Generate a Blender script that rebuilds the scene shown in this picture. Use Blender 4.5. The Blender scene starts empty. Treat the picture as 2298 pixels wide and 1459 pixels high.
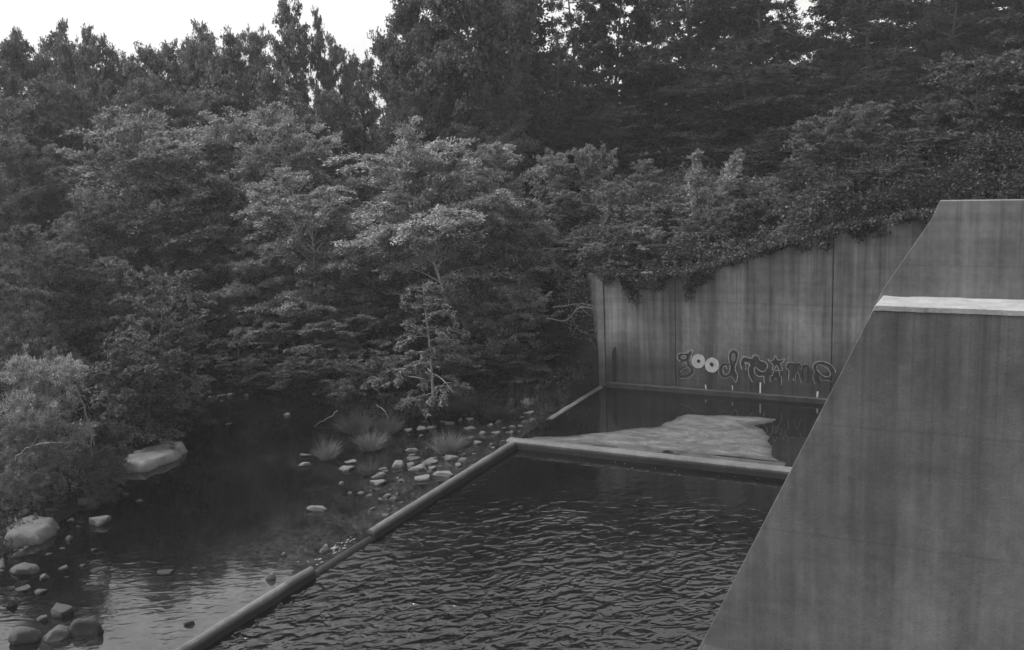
import bpy, math, random
import numpy as np
from mathutils import Matrix, Vector, noise
from math import radians, pi, sin, cos
random.seed(4)
# ---------------------------------------------------------------- camera, sky, sun
sc = bpy.context.scene
col = sc.collection
F, W0, H0, CAMZ = 2234.0, 2298.0, 1459.0, 7.0
PITCH, ROLL, TH = radians(10.30), radians(2.354), radians(27.18)
def _axes():
    cp, sp = cos(PITCH), sin(PITCH)
    f = np.array([0, cp, -sp]); r = np.array([1., 0, 0]); d = np.array([0, -sp, -cp])
    c, s = cos(ROLL), sin(ROLL)
    A = np.array([c*r+s*d, -s*r+c*d, f])
    U = np.array([[cos(TH), -sin(TH), 0], [sin(TH), cos(TH), 0], [0, 0, 1]])
    return A @ U.T
AX = _axes()
cam = bpy.data.objects.new('camera', bpy.data.cameras.new('camera'))
col.objects.link(cam); sc.camera = cam
m = Matrix.Identity(4)
for i in range(3):
    m[i][0] = AX[0][i]; m[i][1] = -AX[1][i]; m[i][2] = -AX[2][i]
m[2][3] = CAMZ
cam.matrix_world = m
cam.data.sensor_width = 36; cam.data.lens = F/W0*36
cam.data.clip_end = 2000
SUN_EL, SUN_AZ = radians(52), radians(194)       # azimuth counter-clockwise from +X
world = bpy.data.worlds.new('World'); sc.world = world; world.use_nodes = True
nt = world.node_tree; nt.nodes.clear()
sky = nt.nodes.new('ShaderNodeTexSky'); sky.sky_type = 'NISHITA'; sky.sun_disc = False
sky.sun_elevation = SUN_EL; sky.sun_rotation = pi/2 - SUN_AZ
sky.dust_density = 6; sky.air_density = 1.4
bw = nt.nodes.new('ShaderNodeRGBToBW'); bg = nt.nodes.new('ShaderNodeBackground'); wo = nt.nodes.new('ShaderNodeOutputWorld')
nt.links.new(sky.outputs[0], bw.inputs[0]); ma = nt.nodes.new('ShaderNodeMath'); ma.operation = 'MULTIPLY_ADD'; ma.inputs[1].default_value = .4; ma.inputs[2].default_value = 2.4   # thin even cloud over the clear sky
nt.links.new(bw.outputs[0], ma.inputs[0]); nt.links.new(ma.outputs[0], bg.inputs[0]); nt.links.new(bg.outputs[0], wo.inputs[0])
bg.inputs[1].default_value = 0.112
sl = bpy.data.lights.new('sun', 'SUN'); sl.energy = 1.5; sl.angle = radians(14); sl.color = (1, 1, 1)
sun = bpy.data.objects.new('sun', sl); col.objects.link(sun)
sd = Vector((cos(SUN_EL)*cos(SUN_AZ), cos(SUN_EL)*sin(SUN_AZ), sin(SUN_EL)))
sun.rotation_euler = sd.to_track_quat('Z', 'Y').to_euler(); sun.location = (0, 0, 60)
sc.view_settings.view_transform = 'Standard'; sc.view_settings.look = 'None'
sc.view_settings.exposure = 1.38; sc.view_settings.gamma = 1
sc.cycles.max_bounces = 6; sc.cycles.diffuse_bounces = 3; sc.cycles.glossy_bounces = 3
sc.cycles.transmission_bounces = 3; sc.cycles.volume_bounces = 0; sc.cycles.transparent_max_bounces = 8

# ---------------------------------------------------------------- measuring helpers
E0 = np.array([0, 0, CAMZ])
def ray(px, py): return AX.T @ np.array([(px-1149)/F, (py-729.5)/F, 1.0])
def gz(px, py, z=0.0):
    r = ray(px, py); return E0 + r*((z-CAMZ)/r[2])
FW = np.array([-sin(TH), cos(TH)])
def gd(px, py, D):
    r = ray(px, py); return E0 + r*(D/(r[:2] @ FW))
def pl(px, py, v):
    r = ray(px, py); return E0 + r*(v/r[1])

# ---------------------------------------------------------------- object helpers
def tag(o, label=None, cat=None, group=None, kind=None):
    if label: o['label'] = label
    if cat: o['category'] = cat
    if group: o['group'] = group
    if kind: o['kind'] = kind
    return o
def empty(name, loc=(0, 0, 0), rz=0.0):
    o = bpy.data.objects.new(name, None); col.objects.link(o)
    o.location = loc; o.rotation_euler = (0, 0, rz); o.empty_display_size = .3
    return o
def mesh_np(name, V, Fc, n):
    V = np.asarray(V, dtype=np.float32).reshape(-1, 3); Fc = np.asarray(Fc, dtype=np.int32).reshape(-1, n)
    me = bpy.data.meshes.new(name)
    me.vertices.add(len(V)); me.vertices.foreach_set('co', V.ravel())
    me.loops.add(Fc.size); me.loops.foreach_set('vertex_index', Fc.ravel())
    me.polygons.add(len(Fc)); me.polygons.foreach_set('loop_start', np.arange(0, Fc.size, n, dtype=np.int32))
    try: me.polygons.foreach_set('loop_total', np.full(len(Fc), n, dtype=np.int32))
    except Exception: pass
    me.update(calc_edges=True); me.validate()
    return me
def obj(name, me, mat=None, parent=None, loc=None):
    o = bpy.data.objects.new(name, me); col.objects.link(o)
    if mat and not me.materials: me.materials.append(mat)
    if parent: o.parent = parent
    if loc is not None: o.location = loc
    return o
def smooth(me, s=True): me.polygons.foreach_set('use_smooth', np.full(len(me.polygons), s))
def prism(name, poly, y0, y1, mat, parent=None, axis='y', bevel=0.0):
    """extrude a polygon (a, z) along y, or (x, y) along z"""
    n = len(poly); V = []
    for t in (y0, y1):
        for a, b in poly: V.append((a, t, b) if axis == 'y' else ((t, a, b) if axis == 'x' else (a, b, t)))
    me = bpy.data.meshes.new(name)
    fs = [tuple(range(n)), tuple(range(2*n-1, n-1, -1))] + [(i, i+n, (i+1) % n+n, (i+1) % n) for i in range(n)]
    me.from_pydata(V, [], fs); me.update()
    import bmesh
    bm = bmesh.new(); bm.from_mesh(me); bmesh.ops.recalc_face_normals(bm, faces=bm.faces)
    if bevel: bmesh.ops.bevel(bm, geom=[e for e in bm.edges], offset=bevel, segments=3, affect='EDGES', profile=.6)
    bm.to_mesh(me); bm.free()
    return obj(name, me, mat, parent)

# ---------------------------------------------------------------- materials (all neutral greys: a black and white photograph)
def g(v): return (v, v, v, 1)
class N:
    def __init__(s, name):
        s.m = bpy.data.materials.new(name); s.m.use_nodes = True; s.t = s.m.node_tree
        s.b = s.t.nodes['Principled BSDF']; s.out = s.t.nodes['Material Output']
        s.tc = s.t.nodes.new('ShaderNodeTexCoord')
    def n(s, k, **kw):
        x = s.t.nodes.new(k)
        for a, b in kw.items(): setattr(x, a, b)
        return x
    def L(s, a, b): s.t.links.new(a, b)
    def noise(s, scale, detail=4, rough=.55, stretch=(1, 1, 1), coord='Object', rot=(0, 0, 0), dist=0):
        mp = s.n('ShaderNodeMapping', vector_type='TEXTURE'); mp.inputs['Scale'].default_value = [1/q for q in stretch]; mp.inputs['Rotation'].default_value = rot
        s.L(s.tc.outputs[coord], mp.inputs[0])
        x = s.n('ShaderNodeTexNoise'); x.inputs['Scale'].default_value = scale; x.inputs['Detail'].default_value = detail
        x.inputs['Roughness'].default_value = rough; x.inputs['Distortion'].default_value = dist
        s.L(mp.outputs[0], x.inputs['Vector']); return x.outputs[0]
    def ramp(s, src, pts):
        r = s.n('ShaderNodeValToRGB'); el = r.color_ramp.elements
        while len(el) < len(pts): el.new(.5)
        for e, (p, v) in zip(el, pts): e.position = p; e.color = g(v)
        s.L(src, r.inputs[0]); return r.outputs[0]
    def math(s, op, a, b=None, c=False):
        x = s.n('ShaderNodeMath', operation=op); x.use_clamp = c
        for i, q in enumerate((a, b)):
            if q is None: continue
            if isinstance(q, (int, float)): x.inputs[i].default_value = q
            else: s.L(q, x.inputs[i])
        return x.outputs[0]
    def mix(s, f, a, b):
        x = s.n('ShaderNodeMix'); x.data_type = 'FLOAT'
        for i, q in ((0, f), (2, a), (3, b)):
            if isinstance(q, (int, float)): x.inputs[i].default_value = q
            else: s.L(q, x.inputs[i])
        return x.outputs[0]
    def bump(s, h, strength, dist=.02):
        b = s.n('ShaderNodeBump'); b.inputs['Strength'].default_value = strength; b.inputs['Distance'].default_value = dist
        s.L(h, b.inputs['Height']); s.L(b.outputs[0], s.b.inputs['Normal']); return b
    def sep(s, coord='Object'):
        x = s.n('ShaderNodeSeparateXYZ'); s.L(s.tc.outputs[coord], x.inputs[0]); return x.outputs

def concrete(name, base, tide_shade=None, streak=.5, top=None, wet=0, boards=.25, lines=(), ln=.74, run=None):
    k = N(name)
    broad = k.ramp(k.noise(.55, 6, .65, (1, 1, .7)), [(.32, .62), (.68, 1.28)])
    st = k.ramp(k.noise(1.0, 5, .62, (3.2, 3.2, .16)), [(.33, 1-streak), (.5, .95), (.68, 1+streak*.55)])
    st2 = k.ramp(k.noise(1.0, 3, .6, (9, 9, .35)), [(.35, 1-streak*.35), (.65, 1+streak*.25)])
    bo = k.ramp(k.noise(1.0, 3, .6, (.18, .18, 2.6)), [(.35, 1-boards), (.6, 1+boards*.5)])
    gr = k.ramp(k.noise(38, 4, .7), [(.3, .85), (.7, 1.13)])
    mo = k.ramp(k.noise(5.5, 6, .7), [(.3, .82), (.7, 1.14)])
    c = k.math('MULTIPLY', k.math('MULTIPLY', broad, st), k.math('MULTIPLY', bo, k.math('MULTIPLY', gr, mo)))
    c = k.math('MULTIPLY', c, st2)
    c = k.math('MULTIPLY', c, base)
    z = k.sep()[2]
    for lz in lines:           # joint between two pours, slightly wavering
        dz = k.math('ABSOLUTE', k.math('SUBTRACT', k.math('ADD', z, k.math('MULTIPLY', k.math('SUBTRACT', k.noise(1.2, 4, .6), .5), .10)), lz))
        mq = k.n('ShaderNodeMapRange'); mq.inputs[1].default_value = .004; mq.inputs[2].default_value = .028; mq.inputs[3].default_value = ln; mq.inputs[4].default_value = 1
        k.L(dz, mq.inputs[0]); c = k.math('MULTIPLY', c, mq.outputs[0])
    if run:                    # narrow runoff stains that start under the top edge and fade downwards
        th = k.ramp(k.noise(1.0, 4, .6, (11, 11, .05)), [(.52, 0), (.60, 1)])
        mk = k.n('ShaderNodeMapRange'); mk.inputs[1].default_value = run[1]; mk.inputs[2].default_value = run[0]; mk.inputs[3].default_value = 0; mk.inputs[4].default_value = .22
        k.L(k.math('ADD', z, k.math('MULTIPLY', k.noise(1.0, 3, .6, (3, 3, .05)), .8)), mk.inputs[0])
        c = k.math('MULTIPLY', c, k.math('SUBTRACT', 1.0, k.math('MULTIPLY', th, mk.outputs[0])))
    if tide_shade is not None:       # old high-water stain with a ragged upper edge; on the sills also painted shade
        e = k.math('ADD', z, k.math('MULTIPLY', k.math('SUBTRACT', k.noise(1.3, 5, .6, (1, 1, .5)), .5), .82*(tide_shade[1]-tide_shade[0])))
        mr = k.n('ShaderNodeMapRange'); mr.inputs[1].default_value = tide_shade[0]; mr.inputs[2].default_value = tide_shade[1]
        mr.inputs[3].default_value = tide_shade[2]; mr.inputs[4].default_value = 1
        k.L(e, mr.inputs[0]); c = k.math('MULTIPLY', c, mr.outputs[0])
    k.L(c, k.b.inputs['Base Color'])
    k.b.inputs['Roughness'].default_value = .9 if not wet else .45
    k.b.inputs['Specular IOR Level'].default_value = .25
    hb = k.math('ADD', k.noise(30, 5, .7), k.math('MULTIPLY', k.noise(3, 4, .6), 2.0))
    k.bump(hb, .35, .015)
    return k.m
M_far = concrete('far_wall_concrete', 0.186, tide_shade=(.7, 1.8, .32), streak=.46, boards=.18, lines=(2.55,), ln=.82, run=(3.9, 1.2))
M_pale = concrete('pale_corner_concrete', 0.178, tide_shade=(.6, 1.4, .6), streak=.3)
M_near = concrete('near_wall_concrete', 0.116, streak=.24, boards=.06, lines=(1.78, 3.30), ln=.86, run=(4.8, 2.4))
M_top = concrete('skylit_top_concrete', 0.307, streak=.1, boards=.08)  # wall top made paler than its face: skylight painted into the colour
M_sill = concrete('sill_concrete', 0.122, tide_shade=(-.10, -.02, .2), streak=.15, boards=.1)  # sides below the crest darkened: shade and damp painted in
M_wet = concrete('wet_dark_concrete', .035, streak=.2, wet=1)
M_foot = concrete('footing_concrete', 0.044, streak=.3)
M_wing = concrete('wing_wall_concrete', 0.074, tide_shade=(.6, 2.0, .6), streak=.4)
M_back = concrete('buttress_concrete', 0.158, streak=.22, boards=.16, lines=(3.9,), ln=.84, run=(5.3, 3.8))

def plain(name, v, rough=.9, var=.3, sc_=8):
    k = N(name)
    c = k.math('MULTIPLY', k.ramp(k.noise(sc_, 5, .65), [(.3, 1-var), (.7, 1+var)]), v)
    k.L(c, k.b.inputs['Base Color']); k.b.inputs['Roughness'].default_value = rough
    k.b.inputs['Specular IOR Level'].default_value = .25
    k.bump(k.noise(sc_*3, 5, .7), .3, .01)
    return k.m
M_ink = plain('faded_black_paint', .028, .7)
M_line = plain('pale_spray_paint', .27, .7, .5, 12)
M_disc = plain('white_spray_paint', .36, .7, .25, 7)
M_slot = plain('dark_slot', .02)
M_chalk = plain('white_drip_paint', .50, .7, .2)
M_joint = plain('joint_filler', .05)

def rockmat(name, v):
    k = N(name)
    info = k.n('ShaderNodeObjectInfo')
    a = k.ramp(k.noise(3.5, 6, .65), [(.28, .55), (.5, 1), (.72, 1.35)])
    b = k.ramp(k.noise(26, 5, .7), [(.3, .8), (.7, 1.2)])
    c = k.math('MULTIPLY', k.math('MULTIPLY', a, b), v)
    sp = k.n('ShaderNodeSeparateColor'); k.L(info.outputs['Color'], sp.inputs[0])
    c = k.math('MULTIPLY', c, sp.outputs[0])
    # wet waterline on each stone
    ws = k.n('ShaderNodeNewGeometry'); sx = k.n('ShaderNodeSeparateXYZ'); k.L(ws.outputs['Position'], sx.inputs[0])
    mr = k.n('ShaderNodeMapRange'); mr.inputs[1].default_value = -.15; mr.inputs[2].default_value = -.09
    mr.inputs[3].default_value = .3; mr.inputs[4].default_value = 1; k.L(sx.outputs[2], mr.inputs[0])
    c = k.math('MULTIPLY', c, mr.outputs[0])
    k.L(c, k.b.inputs['Base Color']); k.b.inputs['Roughness'].default_value = .85
    k.bump(k.math('ADD', k.noise(9, 6, .7), k.math('MULTIPLY', k.noise(40, 4, .7), .4)), .6, .03)
    return k.m
M_rock = rockmat('river_stone', .10)

def leafmat(name, trans=.3, rough=.55, spread=.5):
    k = N(name)
    info = k.n('ShaderNodeObjectInfo'); sp = k.n('ShaderNodeSeparateColor'); k.L(info.outputs['Color'], sp.inputs[0])
    geo = k.n('ShaderNodeNewGeometry')
    rnd = k.ramp(geo.outputs['Random Per Island'], [(0, 1-spread), (.5, 1), (1, 1+spread)])
    cl = k.ramp(k.noise(1.3, 4, .65), [(.32, .55), (.68, 1.4)])
    c = k.math('MULTIPLY', k.math('MULTIPLY', rnd, cl), sp.outputs[0])
    d = k.n('ShaderNodeBsdfDiffuse'); tr = k.n('ShaderNodeBsdfTranslucent'); gl = k.n('ShaderNodeBsdfGlossy')
    gl.inputs['Roughness'].default_value = rough; gl.inputs[0].default_value = g(.5)
    k.L(c, d.inputs[0]); k.L(c, tr.inputs[0])
    m1 = k.n('ShaderNodeMixShader'); m1.inputs[0].default_value = trans; k.L(d.outputs[0], m1.inputs[1]); k.L(tr.outputs[0], m1.inputs[2])
    m2 = k.n('ShaderNodeMixShader'); m2.inputs[0].default_value = .035; k.L(m1.outputs[0], m2.inputs[1]); k.L(gl.outputs[0], m2.inputs[2])
    k.L(m2.outputs[0], k.out.inputs[0])
    return k.m
M_leaf = leafmat('foliage')
M_blade = leafmat('grass_blade', .25, .5, .4)
def barkmat(name):
    k = N(name); info = k.n('ShaderNodeObjectInfo'); sp = k.n('ShaderNodeSeparateColor'); k.L(info.outputs['Color'], sp.inputs[0])
    c = k.math('MULTIPLY', k.ramp(k.noise(6, 5, .7, (3, 3, .6)), [(.3, .6), (.7, 1.3)]), sp.outputs[0])
    k.L(c, k.b.inputs['Base Color']); k.b.inputs['Roughness'].default_value = .9
    k.bump(k.noise(12, 4, .7, (3, 3, .5)), .5, .02); return k.m
M_bark = barkmat('bark')

def watermat(name, base, big, small, shallow=None, ripple_dir=0.0, calm=None, rough=.03):
    k = N(name)
    b = k.b; b.inputs['Roughness'].default_value = rough; b.inputs['IOR'].default_value = 1.65
    b.inputs['Specular IOR Level'].default_value = .5
    c = k.math('MULTIPLY', k.ramp(k.noise(.35, 4, .6), [(.35, .6), (.65, 1.4)]), base)
    if shallow:
        sh = shallow(k)
        c = k.mix(sh, c, k.math('MULTIPLY', k.math('MULTIPLY', k.ramp(k.noise(11, 4, .75), [(.35, .15), (.65, 1.9)]), k.ramp(k.noise(1.7, 5, .7), [(.35, .3), (.65, 1.7)])), .024))
    k.L(c, b.inputs['Base Color'])
    h1 = k.noise(1.0, 2.0, .45, (big[0], big[1], 1), rot=(0, 0, ripple_dir), dist=.6)
    h2 = k.noise(1.0, 3, .5, (small[0], small[1], 1), rot=(0, 0, ripple_dir+.3))
    h = k.math('ADD', k.math('MULTIPLY', h1, big[2]), k.math('MULTIPLY', h2, small[2]))
    if calm: h = k.math('MULTIPLY', h, calm(k))
    bp = k.bump(h, 1.0, 1.0)
    return k.m
def basin_calm(k):
    o = k.sep()
    mr = k.n('ShaderNodeMapRange'); mr.interpolation_type = 'SMOOTHSTEP'
    mr.inputs[1].default_value = 8.5; mr.inputs[2].default_value = 20; mr.inputs[3].default_value = 1.15; mr.inputs[4].default_value = .07
    k.L(k.math('ADD', o[1], k.math('MULTIPLY', k.math('SUBTRACT', k.noise(.45, 3, .5), .5), 9)), mr.inputs[0]); return mr.outputs[0]
def river_calm(k):
    o = k.sep()
    mr = k.n('ShaderNodeMapRange'); mr.interpolation_type = 'SMOOTHSTEP'
    mr.inputs[1].default_value = 9.5; mr.inputs[2].default_value = 14.5; mr.inputs[3].default_value = 1; mr.inputs[4].default_value = .2
    k.L(k.math('ADD', o[1], k.math('MULTIPLY', k.math('SUBTRACT', k.noise(.4, 3, .5), .5), 5)), mr.inputs[0]); return mr.outputs[0]
def river_shallow(k):
    o = k.sep()   # paler gravel close under the surface beside the low weir
    mr = k.n('ShaderNodeMapRange'); mr.interpolation_type = 'SMOOTHSTEP'
    mr.inputs[1].default_value = -14.2; mr.inputs[2].default_value = -11.0; mr.inputs[3].default_value = 0; mr.inputs[4].default_value = .75
    k.L(k.math('ADD', o[0], k.math('MULTIPLY', k.math('SUBTRACT', k.noise(.6, 4, .6), .5), 3)), mr.inputs[0]); return mr.outputs[0]
M_basin = watermat('rippled_water', .004, (3.0, 4.3, .095), (8.0, 11, .014), ripple_dir=.66, calm=basin_calm)
M_pool = watermat('still_water', .007, (1.0, 1.6, .002), (4, 6, .001))
M_river = watermat('river_water', .003, (2.4, 5.5, .007), (7, 12, .0015), shallow=river_shallow, ripple_dir=.47, calm=river_calm, rough=.04)

def soilmat():
    k = N('bank_soil')
    a = k.ramp(k.noise(.8, 5, .6), [(.3, .5), (.7, 1.5)]); b = k.ramp(k.noise(14, 6, .7), [(.3, .6), (.7, 1.4)])
    k.L(k.math('MULTIPLY', k.math('MULTIPLY', a, b), .020), k.b.inputs['Base Color']); k.b.inputs['Roughness'].default_value = .95
    k.b.inputs['Specular IOR Level'].default_value = .1
    k.bump(k.noise(9, 6, .7), .8, .08); return k.m
M_soil = soilmat()
def siltmat():
    k = N('silt')
    a = k.ramp(k.noise(1.7, 8, .75, (1, 1.8, 1), dist=.6), [(.34, .4), (.47, .85), (.56, 1.3), (.68, 1.8)]); b = k.ramp(k.noise(20, 6, .85), [(.36, .55), (.64, 1.45)])
    c = k.math('MULTIPLY', k.math('MULTIPLY', a, b), .078)
    mr = k.n('ShaderNodeMapRange'); mr.inputs[1].default_value = -.036; mr.inputs[2].default_value = -.026; mr.inputs[3].default_value = .35; mr.inputs[4].default_value = 1
    k.L(k.sep()[2], mr.inputs[0]); c = k.math('MULTIPLY', c, mr.outputs[0])
    k.L(c, k.b.inputs['Base Color']); k.b.inputs['Roughness'].default_value = .55
    k.bump(k.math('ADD', k.noise(9, 5, .6, (1, 2.5, 1)), k.noise(2.2, 4, .6)), .12, .01); return k.m
M_silt = siltmat()

# ---------------------------------------------------------------- ground
def sstep(a, b, x): t = np.clip((x-a)/(b-a), 0, 1); return t*t*(3-2*t)
riv_px = [(-500, 1900), (-250, 1400), (40, 1225), (170, 1150), (255, 1090), (310, 1030), (385, 960), (400, 905), (385, 862), (440, 838), (530, 838), (600, 868),
          (700, 898), (820, 925), (900, 940), (1060, 932), (1170, 905), (1240, 925)]
RIV = [tuple(gz(a, b, -.15)[:2]) for a, b in riv_px] + [(-10.6, 20), (-10.6, -2)]
RIV = np.array(RIV)
def poly_sd(x, y, P):
    x = np.asarray(x, float); y = np.asarray(y, float); d = np.full(x.shape, 1e9); ins = np.zeros(x.shape, bool)
    n = len(P)
    for i in range(n):
        x0, y0 = P[i]; x1, y1 = P[(i+1) % n]; ex, ey = x1-x0, y1-y0
        t = np.clip(((x-x0)*ex+(y-y0)*ey)/(ex*ex+ey*ey+1e-9), 0, 1)
        d = np.minimum(d, np.hypot(x-x0-t*ex, y-y0-t*ey))
        c = ((y0 > y) != (y1 > y)) & (x < (x1-x0)*(y-y0)/(y1-y0+1e-12)+x0); ins ^= c
    return np.where(ins, -d, d)
WT = [(-10.72, 3.25), (-8.4, 3.33), (-7.7, 3.42), (-7.08, 3.60), (-5.66, 4.09), (-4.19, 4.52), (-2.0, 4.95), (6, 5.3)]
def walltop(u): return np.interp(u, [a for a, _ in WT], [b for _, b in WT])
def bn(x, y, s, o=0.0):
    return np.sin(x*s*1.3+1.7+o)*np.cos(y*s*1.1-.6+o*2)+.5*np.sin(x*s*2.7-y*s*2.1+o)+.3*np.cos(y*s*4.1+x*s*3.3)
def ground(x, y):
    x = np.asarray(x, float); y = np.asarray(y, float)
    d = poly_sd(x, y, RIV)
    h = np.where(d < 0, -.15-np.minimum(-d, 1.5)*.35, -.15+np.minimum(d, 1.2)*.28+np.clip(d-1.2, 0, 30)*.10)
    h = h+np.clip(d, 0, 2)*.05*bn(x, y, .9)
    # embankment behind the walls
    back = y-26.3
    hill = np.clip(walltop(x)-.25+np.clip(back-.4, 0, 3)*.30+np.clip(back-3.4, 0, 30)*.10, 0, 9)+.12*bn(x, y, .7, 1)
    edge = -10.9-np.clip(back, 0, 6)*.75
    wgt = sstep(-2.8, .3, x-edge)*sstep(.0, .5, back)
    h = h*(1-wgt)+hill*wgt
    # below the basin and behind the near wall
    bas = (x > -10.6) & (y < 26.4)
    h = np.where(bas, -1.2, h)
    return h
def gh(x, y): return float(ground(np.array([x]), np.array([y]))[0])
def build_ground():
    xs = np.concatenate([np.linspace(-900, -70, 12), np.arange(-62, -40, 1.2), np.arange(-40, 12, .28), np.arange(12, 45, 1.2), np.linspace(50, 900, 12)])
    ys = np.concatenate([np.linspace(-300, -6, 8), np.arange(-4, 50, .28), np.arange(50, 85, 1.5), np.linspace(90, 1200, 12)])
    X, Y = np.meshgrid(xs, ys); Z = ground(X, Y); DD = -X*sin(TH)+Y*cos(TH); Z = np.minimum(Z, 9); Z = Z+np.clip(DD-60, 0, 60)*.10
    V = np.stack([X, Y, Z], -1).reshape(-1, 3); nx = len(xs)
    i, j = np.meshgrid(np.arange(nx-1), np.arange(len(ys)-1)); a = (j*nx+i).ravel()
    me = mesh_np('ground', V, np.stack([a, a+1, a+nx+1, a+nx], 1), 4); smooth(me)
    tag(obj('ground', me, M_soil), kind='structure')
build_ground()
def sheet(name, poly, z, mat, hole=None):
    me = bpy.data.meshes.new(name); me.from_pydata([(a, b, z) for a, b in poly], [], [tuple(range(len(poly)))]); me.update()
    if me.polygons[0].normal.z < 0: me.flip_normals()
    return tag(obj(name, me, mat), kind='structure')
sheet('river_water', [(-10.62, -4), (-10.62, 31), (-40, 60), (-60, 30), (-60, -4)], -.15, M_river)
sheet('basin_water', [(-10.60, -4), (9, -4), (9, 20.55), (-10.60, 20.55)], -.20, M_basin)
sheet('pool_water', [(-10.60, 20.60), (9, 20.60), (9, 26.28), (-10.60, 26.28)], -.035, M_pool)

# silt bar lying in the far pool, outline measured on the water plane
silt_px = [(1165, 984), (1230, 978), (1300, 974), (1370, 965), (1420, 958), (1470, 955), (1497, 945), (1512, 932), (1545, 927), (1590, 930), (1640, 929),
           (1690, 932), (1748, 938), (1735, 948), (1700, 954), (1715, 962), (1728, 975), (1733, 990), (1742, 1005), (1738, 1022), (1752, 1034), (1765, 1036)]
def build_silt():
    P = np.array([gz(a, b, -.02)[:2] for a, b in silt_px]); P[:, 1] = np.maximum(P[:, 1], 20.7)
    xs = np.arange(-11.0, 0, .05); ys = np.arange(20.73, 25.6, .05)
    X, Y = np.meshgrid(xs, ys); d = -poly_sd(X, Y, P); d = np.where(Y < 21.0, np.maximum(d, .12*(X > P[:, 0].min()+.3)*(X < P[:, 0].max())), d)
    nz = np.array([[noise.fractal(Vector((float(x)*1.1, float(y)*1.5, 3.0)), .6, 2.0, 6) for x in xs] for y in ys])
    Z = -.037+np.clip(d*.035, -.12, .012)+nz*.003
    k_ = d > -.9
    V = np.stack([X, Y, Z], -1).reshape(-1, 3); nx = len(xs)
    i, j = np.meshgrid(np.arange(nx-1), np.arange(len(ys)-1)); a = (j*nx+i).ravel()
    Fc = np.stack([a, a+1, a+nx+1, a+nx], 1); kk = k_.ravel(); Fc = Fc[kk[Fc].all(1) & (V[Fc[:, 0], 0] > -10.45)]
    me = mesh_np('silt_bar', V, Fc, 4); smooth(me)
    tag(obj('silt_bar', me, M_silt), kind='structure')
build_silt()

# ---------------------------------------------------------------- concrete works
VW = 26.3
def far_wall():
    t = tag(empty('retaining_wall', (-10.7, VW, 0)), 'tall stained concrete wall with a graffiti word, ivy spilling over its rising top', 'wall')
    def part(name, poly, y0, y1, mat, bevel=0.0, par=t):
        o = prism(name, poly, y0, y1, mat, None, 'y', bevel); o.data.transform(Matrix.Translation((10.7, -VW, 0)))
        o.parent = par; return o
    def top(u0, u1):
        us = sorted([u0, u1]+[a for a, _ in WT if u0 < a < u1]); return [(u, float(walltop(u))) for u in us]
    for u0, u1 in ((-10.50, -8.41), (-8.385, -4.20), (-4.175, 7.0)):
        tp = top(u0, u1); part('wall_panel', [(u0, -1)]+[(u1, -1)]+tp[::-1], VW, VW+.35, M_far, .006)
    for u in (-8.3975, -4.1875): part('joint_filler', [(u-.014, -1), (u+.014, -1), (u+.014, walltop(u)-.02), (u-.014, walltop(u)-.02)], VW+.02, VW+.3, M_joint)
    part('end_pilaster', [(-10.72, -1), (-10.52, -1), (-10.52, 3.25), (-10.72, 3.25)], VW-.02, VW+.36, M_pale, .012)
    part('footing', [(-10.45, -1), (-3.0, -1), (-3.0, .10), (-10.45, .10)], VW-.16, VW-.004, M_foot, .02)
    # narrow pointed slot near the left end
    a = pl(1375, 862, VW); b = pl(1384, 862, VW); c = pl(1380, 778, VW)
    part('drain_slot', [(a[0], .11), (b[0], .11), (b[0]+.01, c[2]-.15), (c[0]+.02, c[2]), (c[0]-.02, c[2]-.01), (a[0]-.005, c[2]-.2)], VW-.012, VW-.003, M_slot)
    return t
FWALL = far_wall()

# graffiti: strokes in the coordinates of the enlarged detail (x 1480..1940, y 740..920, five times)
def gp(x, y):
    p = pl(1480+x/4.996, 740+y/4.996, VW); return np.array([p[0]+10.7, p[2]])
def ribbon(V, Fs, pts, w, y, closed=False, taper=False):
    P = [gp(*p) for p in pts]
    # smooth with Catmull-Rom
    n = len(P); Q = []
    rng = range(n if closed else n-1)
    for i in rng:
        p0 = P[(i-1) % n] if (closed or i > 0) else P[i]; p1 = P[i]; p2 = P[(i+1) % n]
        p3 = P[(i+2) % n] if (closed or i < n-2) else p2
        for t in (0, .25, .5, .75):
            Q.append(.5*((2*p1)+(-p0+p2)*t+(2*p0-5*p1+4*p2-p3)*t*t+(-p0+3*p1-3*p2+p3)*t**3))
    if not closed: Q.append(P[-1])
    m_ = len(Q); b = len(V)
    for i, q in enumerate(Q):
        a = Q[(i-1) % m_] if (closed or i > 0) else q; c = Q[(i+1) % m_] if (closed or i < m_-1) else q
        d = c-a; d = d/(np.linalg.norm(d)+1e-9); nn = np.array([-d[1], d[0]])
        ww = w*.5*random.uniform(.75, 1.2)*(1.2 if w < .03 else 1)
        if taper: ww *= 1-.7*i/(m_-1)
        V.append((q[0]+nn[0]*ww, y, q[1]+nn[1]*ww)); V.append((q[0]-nn[0]*ww, y, q[1]-nn[1]*ww))
    for i in range(m_ if closed else m_-1):
        j = (i+1) % m_; Fs.append((b+2*i, b+2*i+1, b+2*j+1, b+2*j))
def circ(cx, cy, rx, ry, n=14, a0=0, a1=2*pi): return [(cx+rx*cos(a0+(a1-a0)*i/n), cy+ry*sin(a0+(a1-a0)*i/n)) for i in range(n)]
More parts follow.
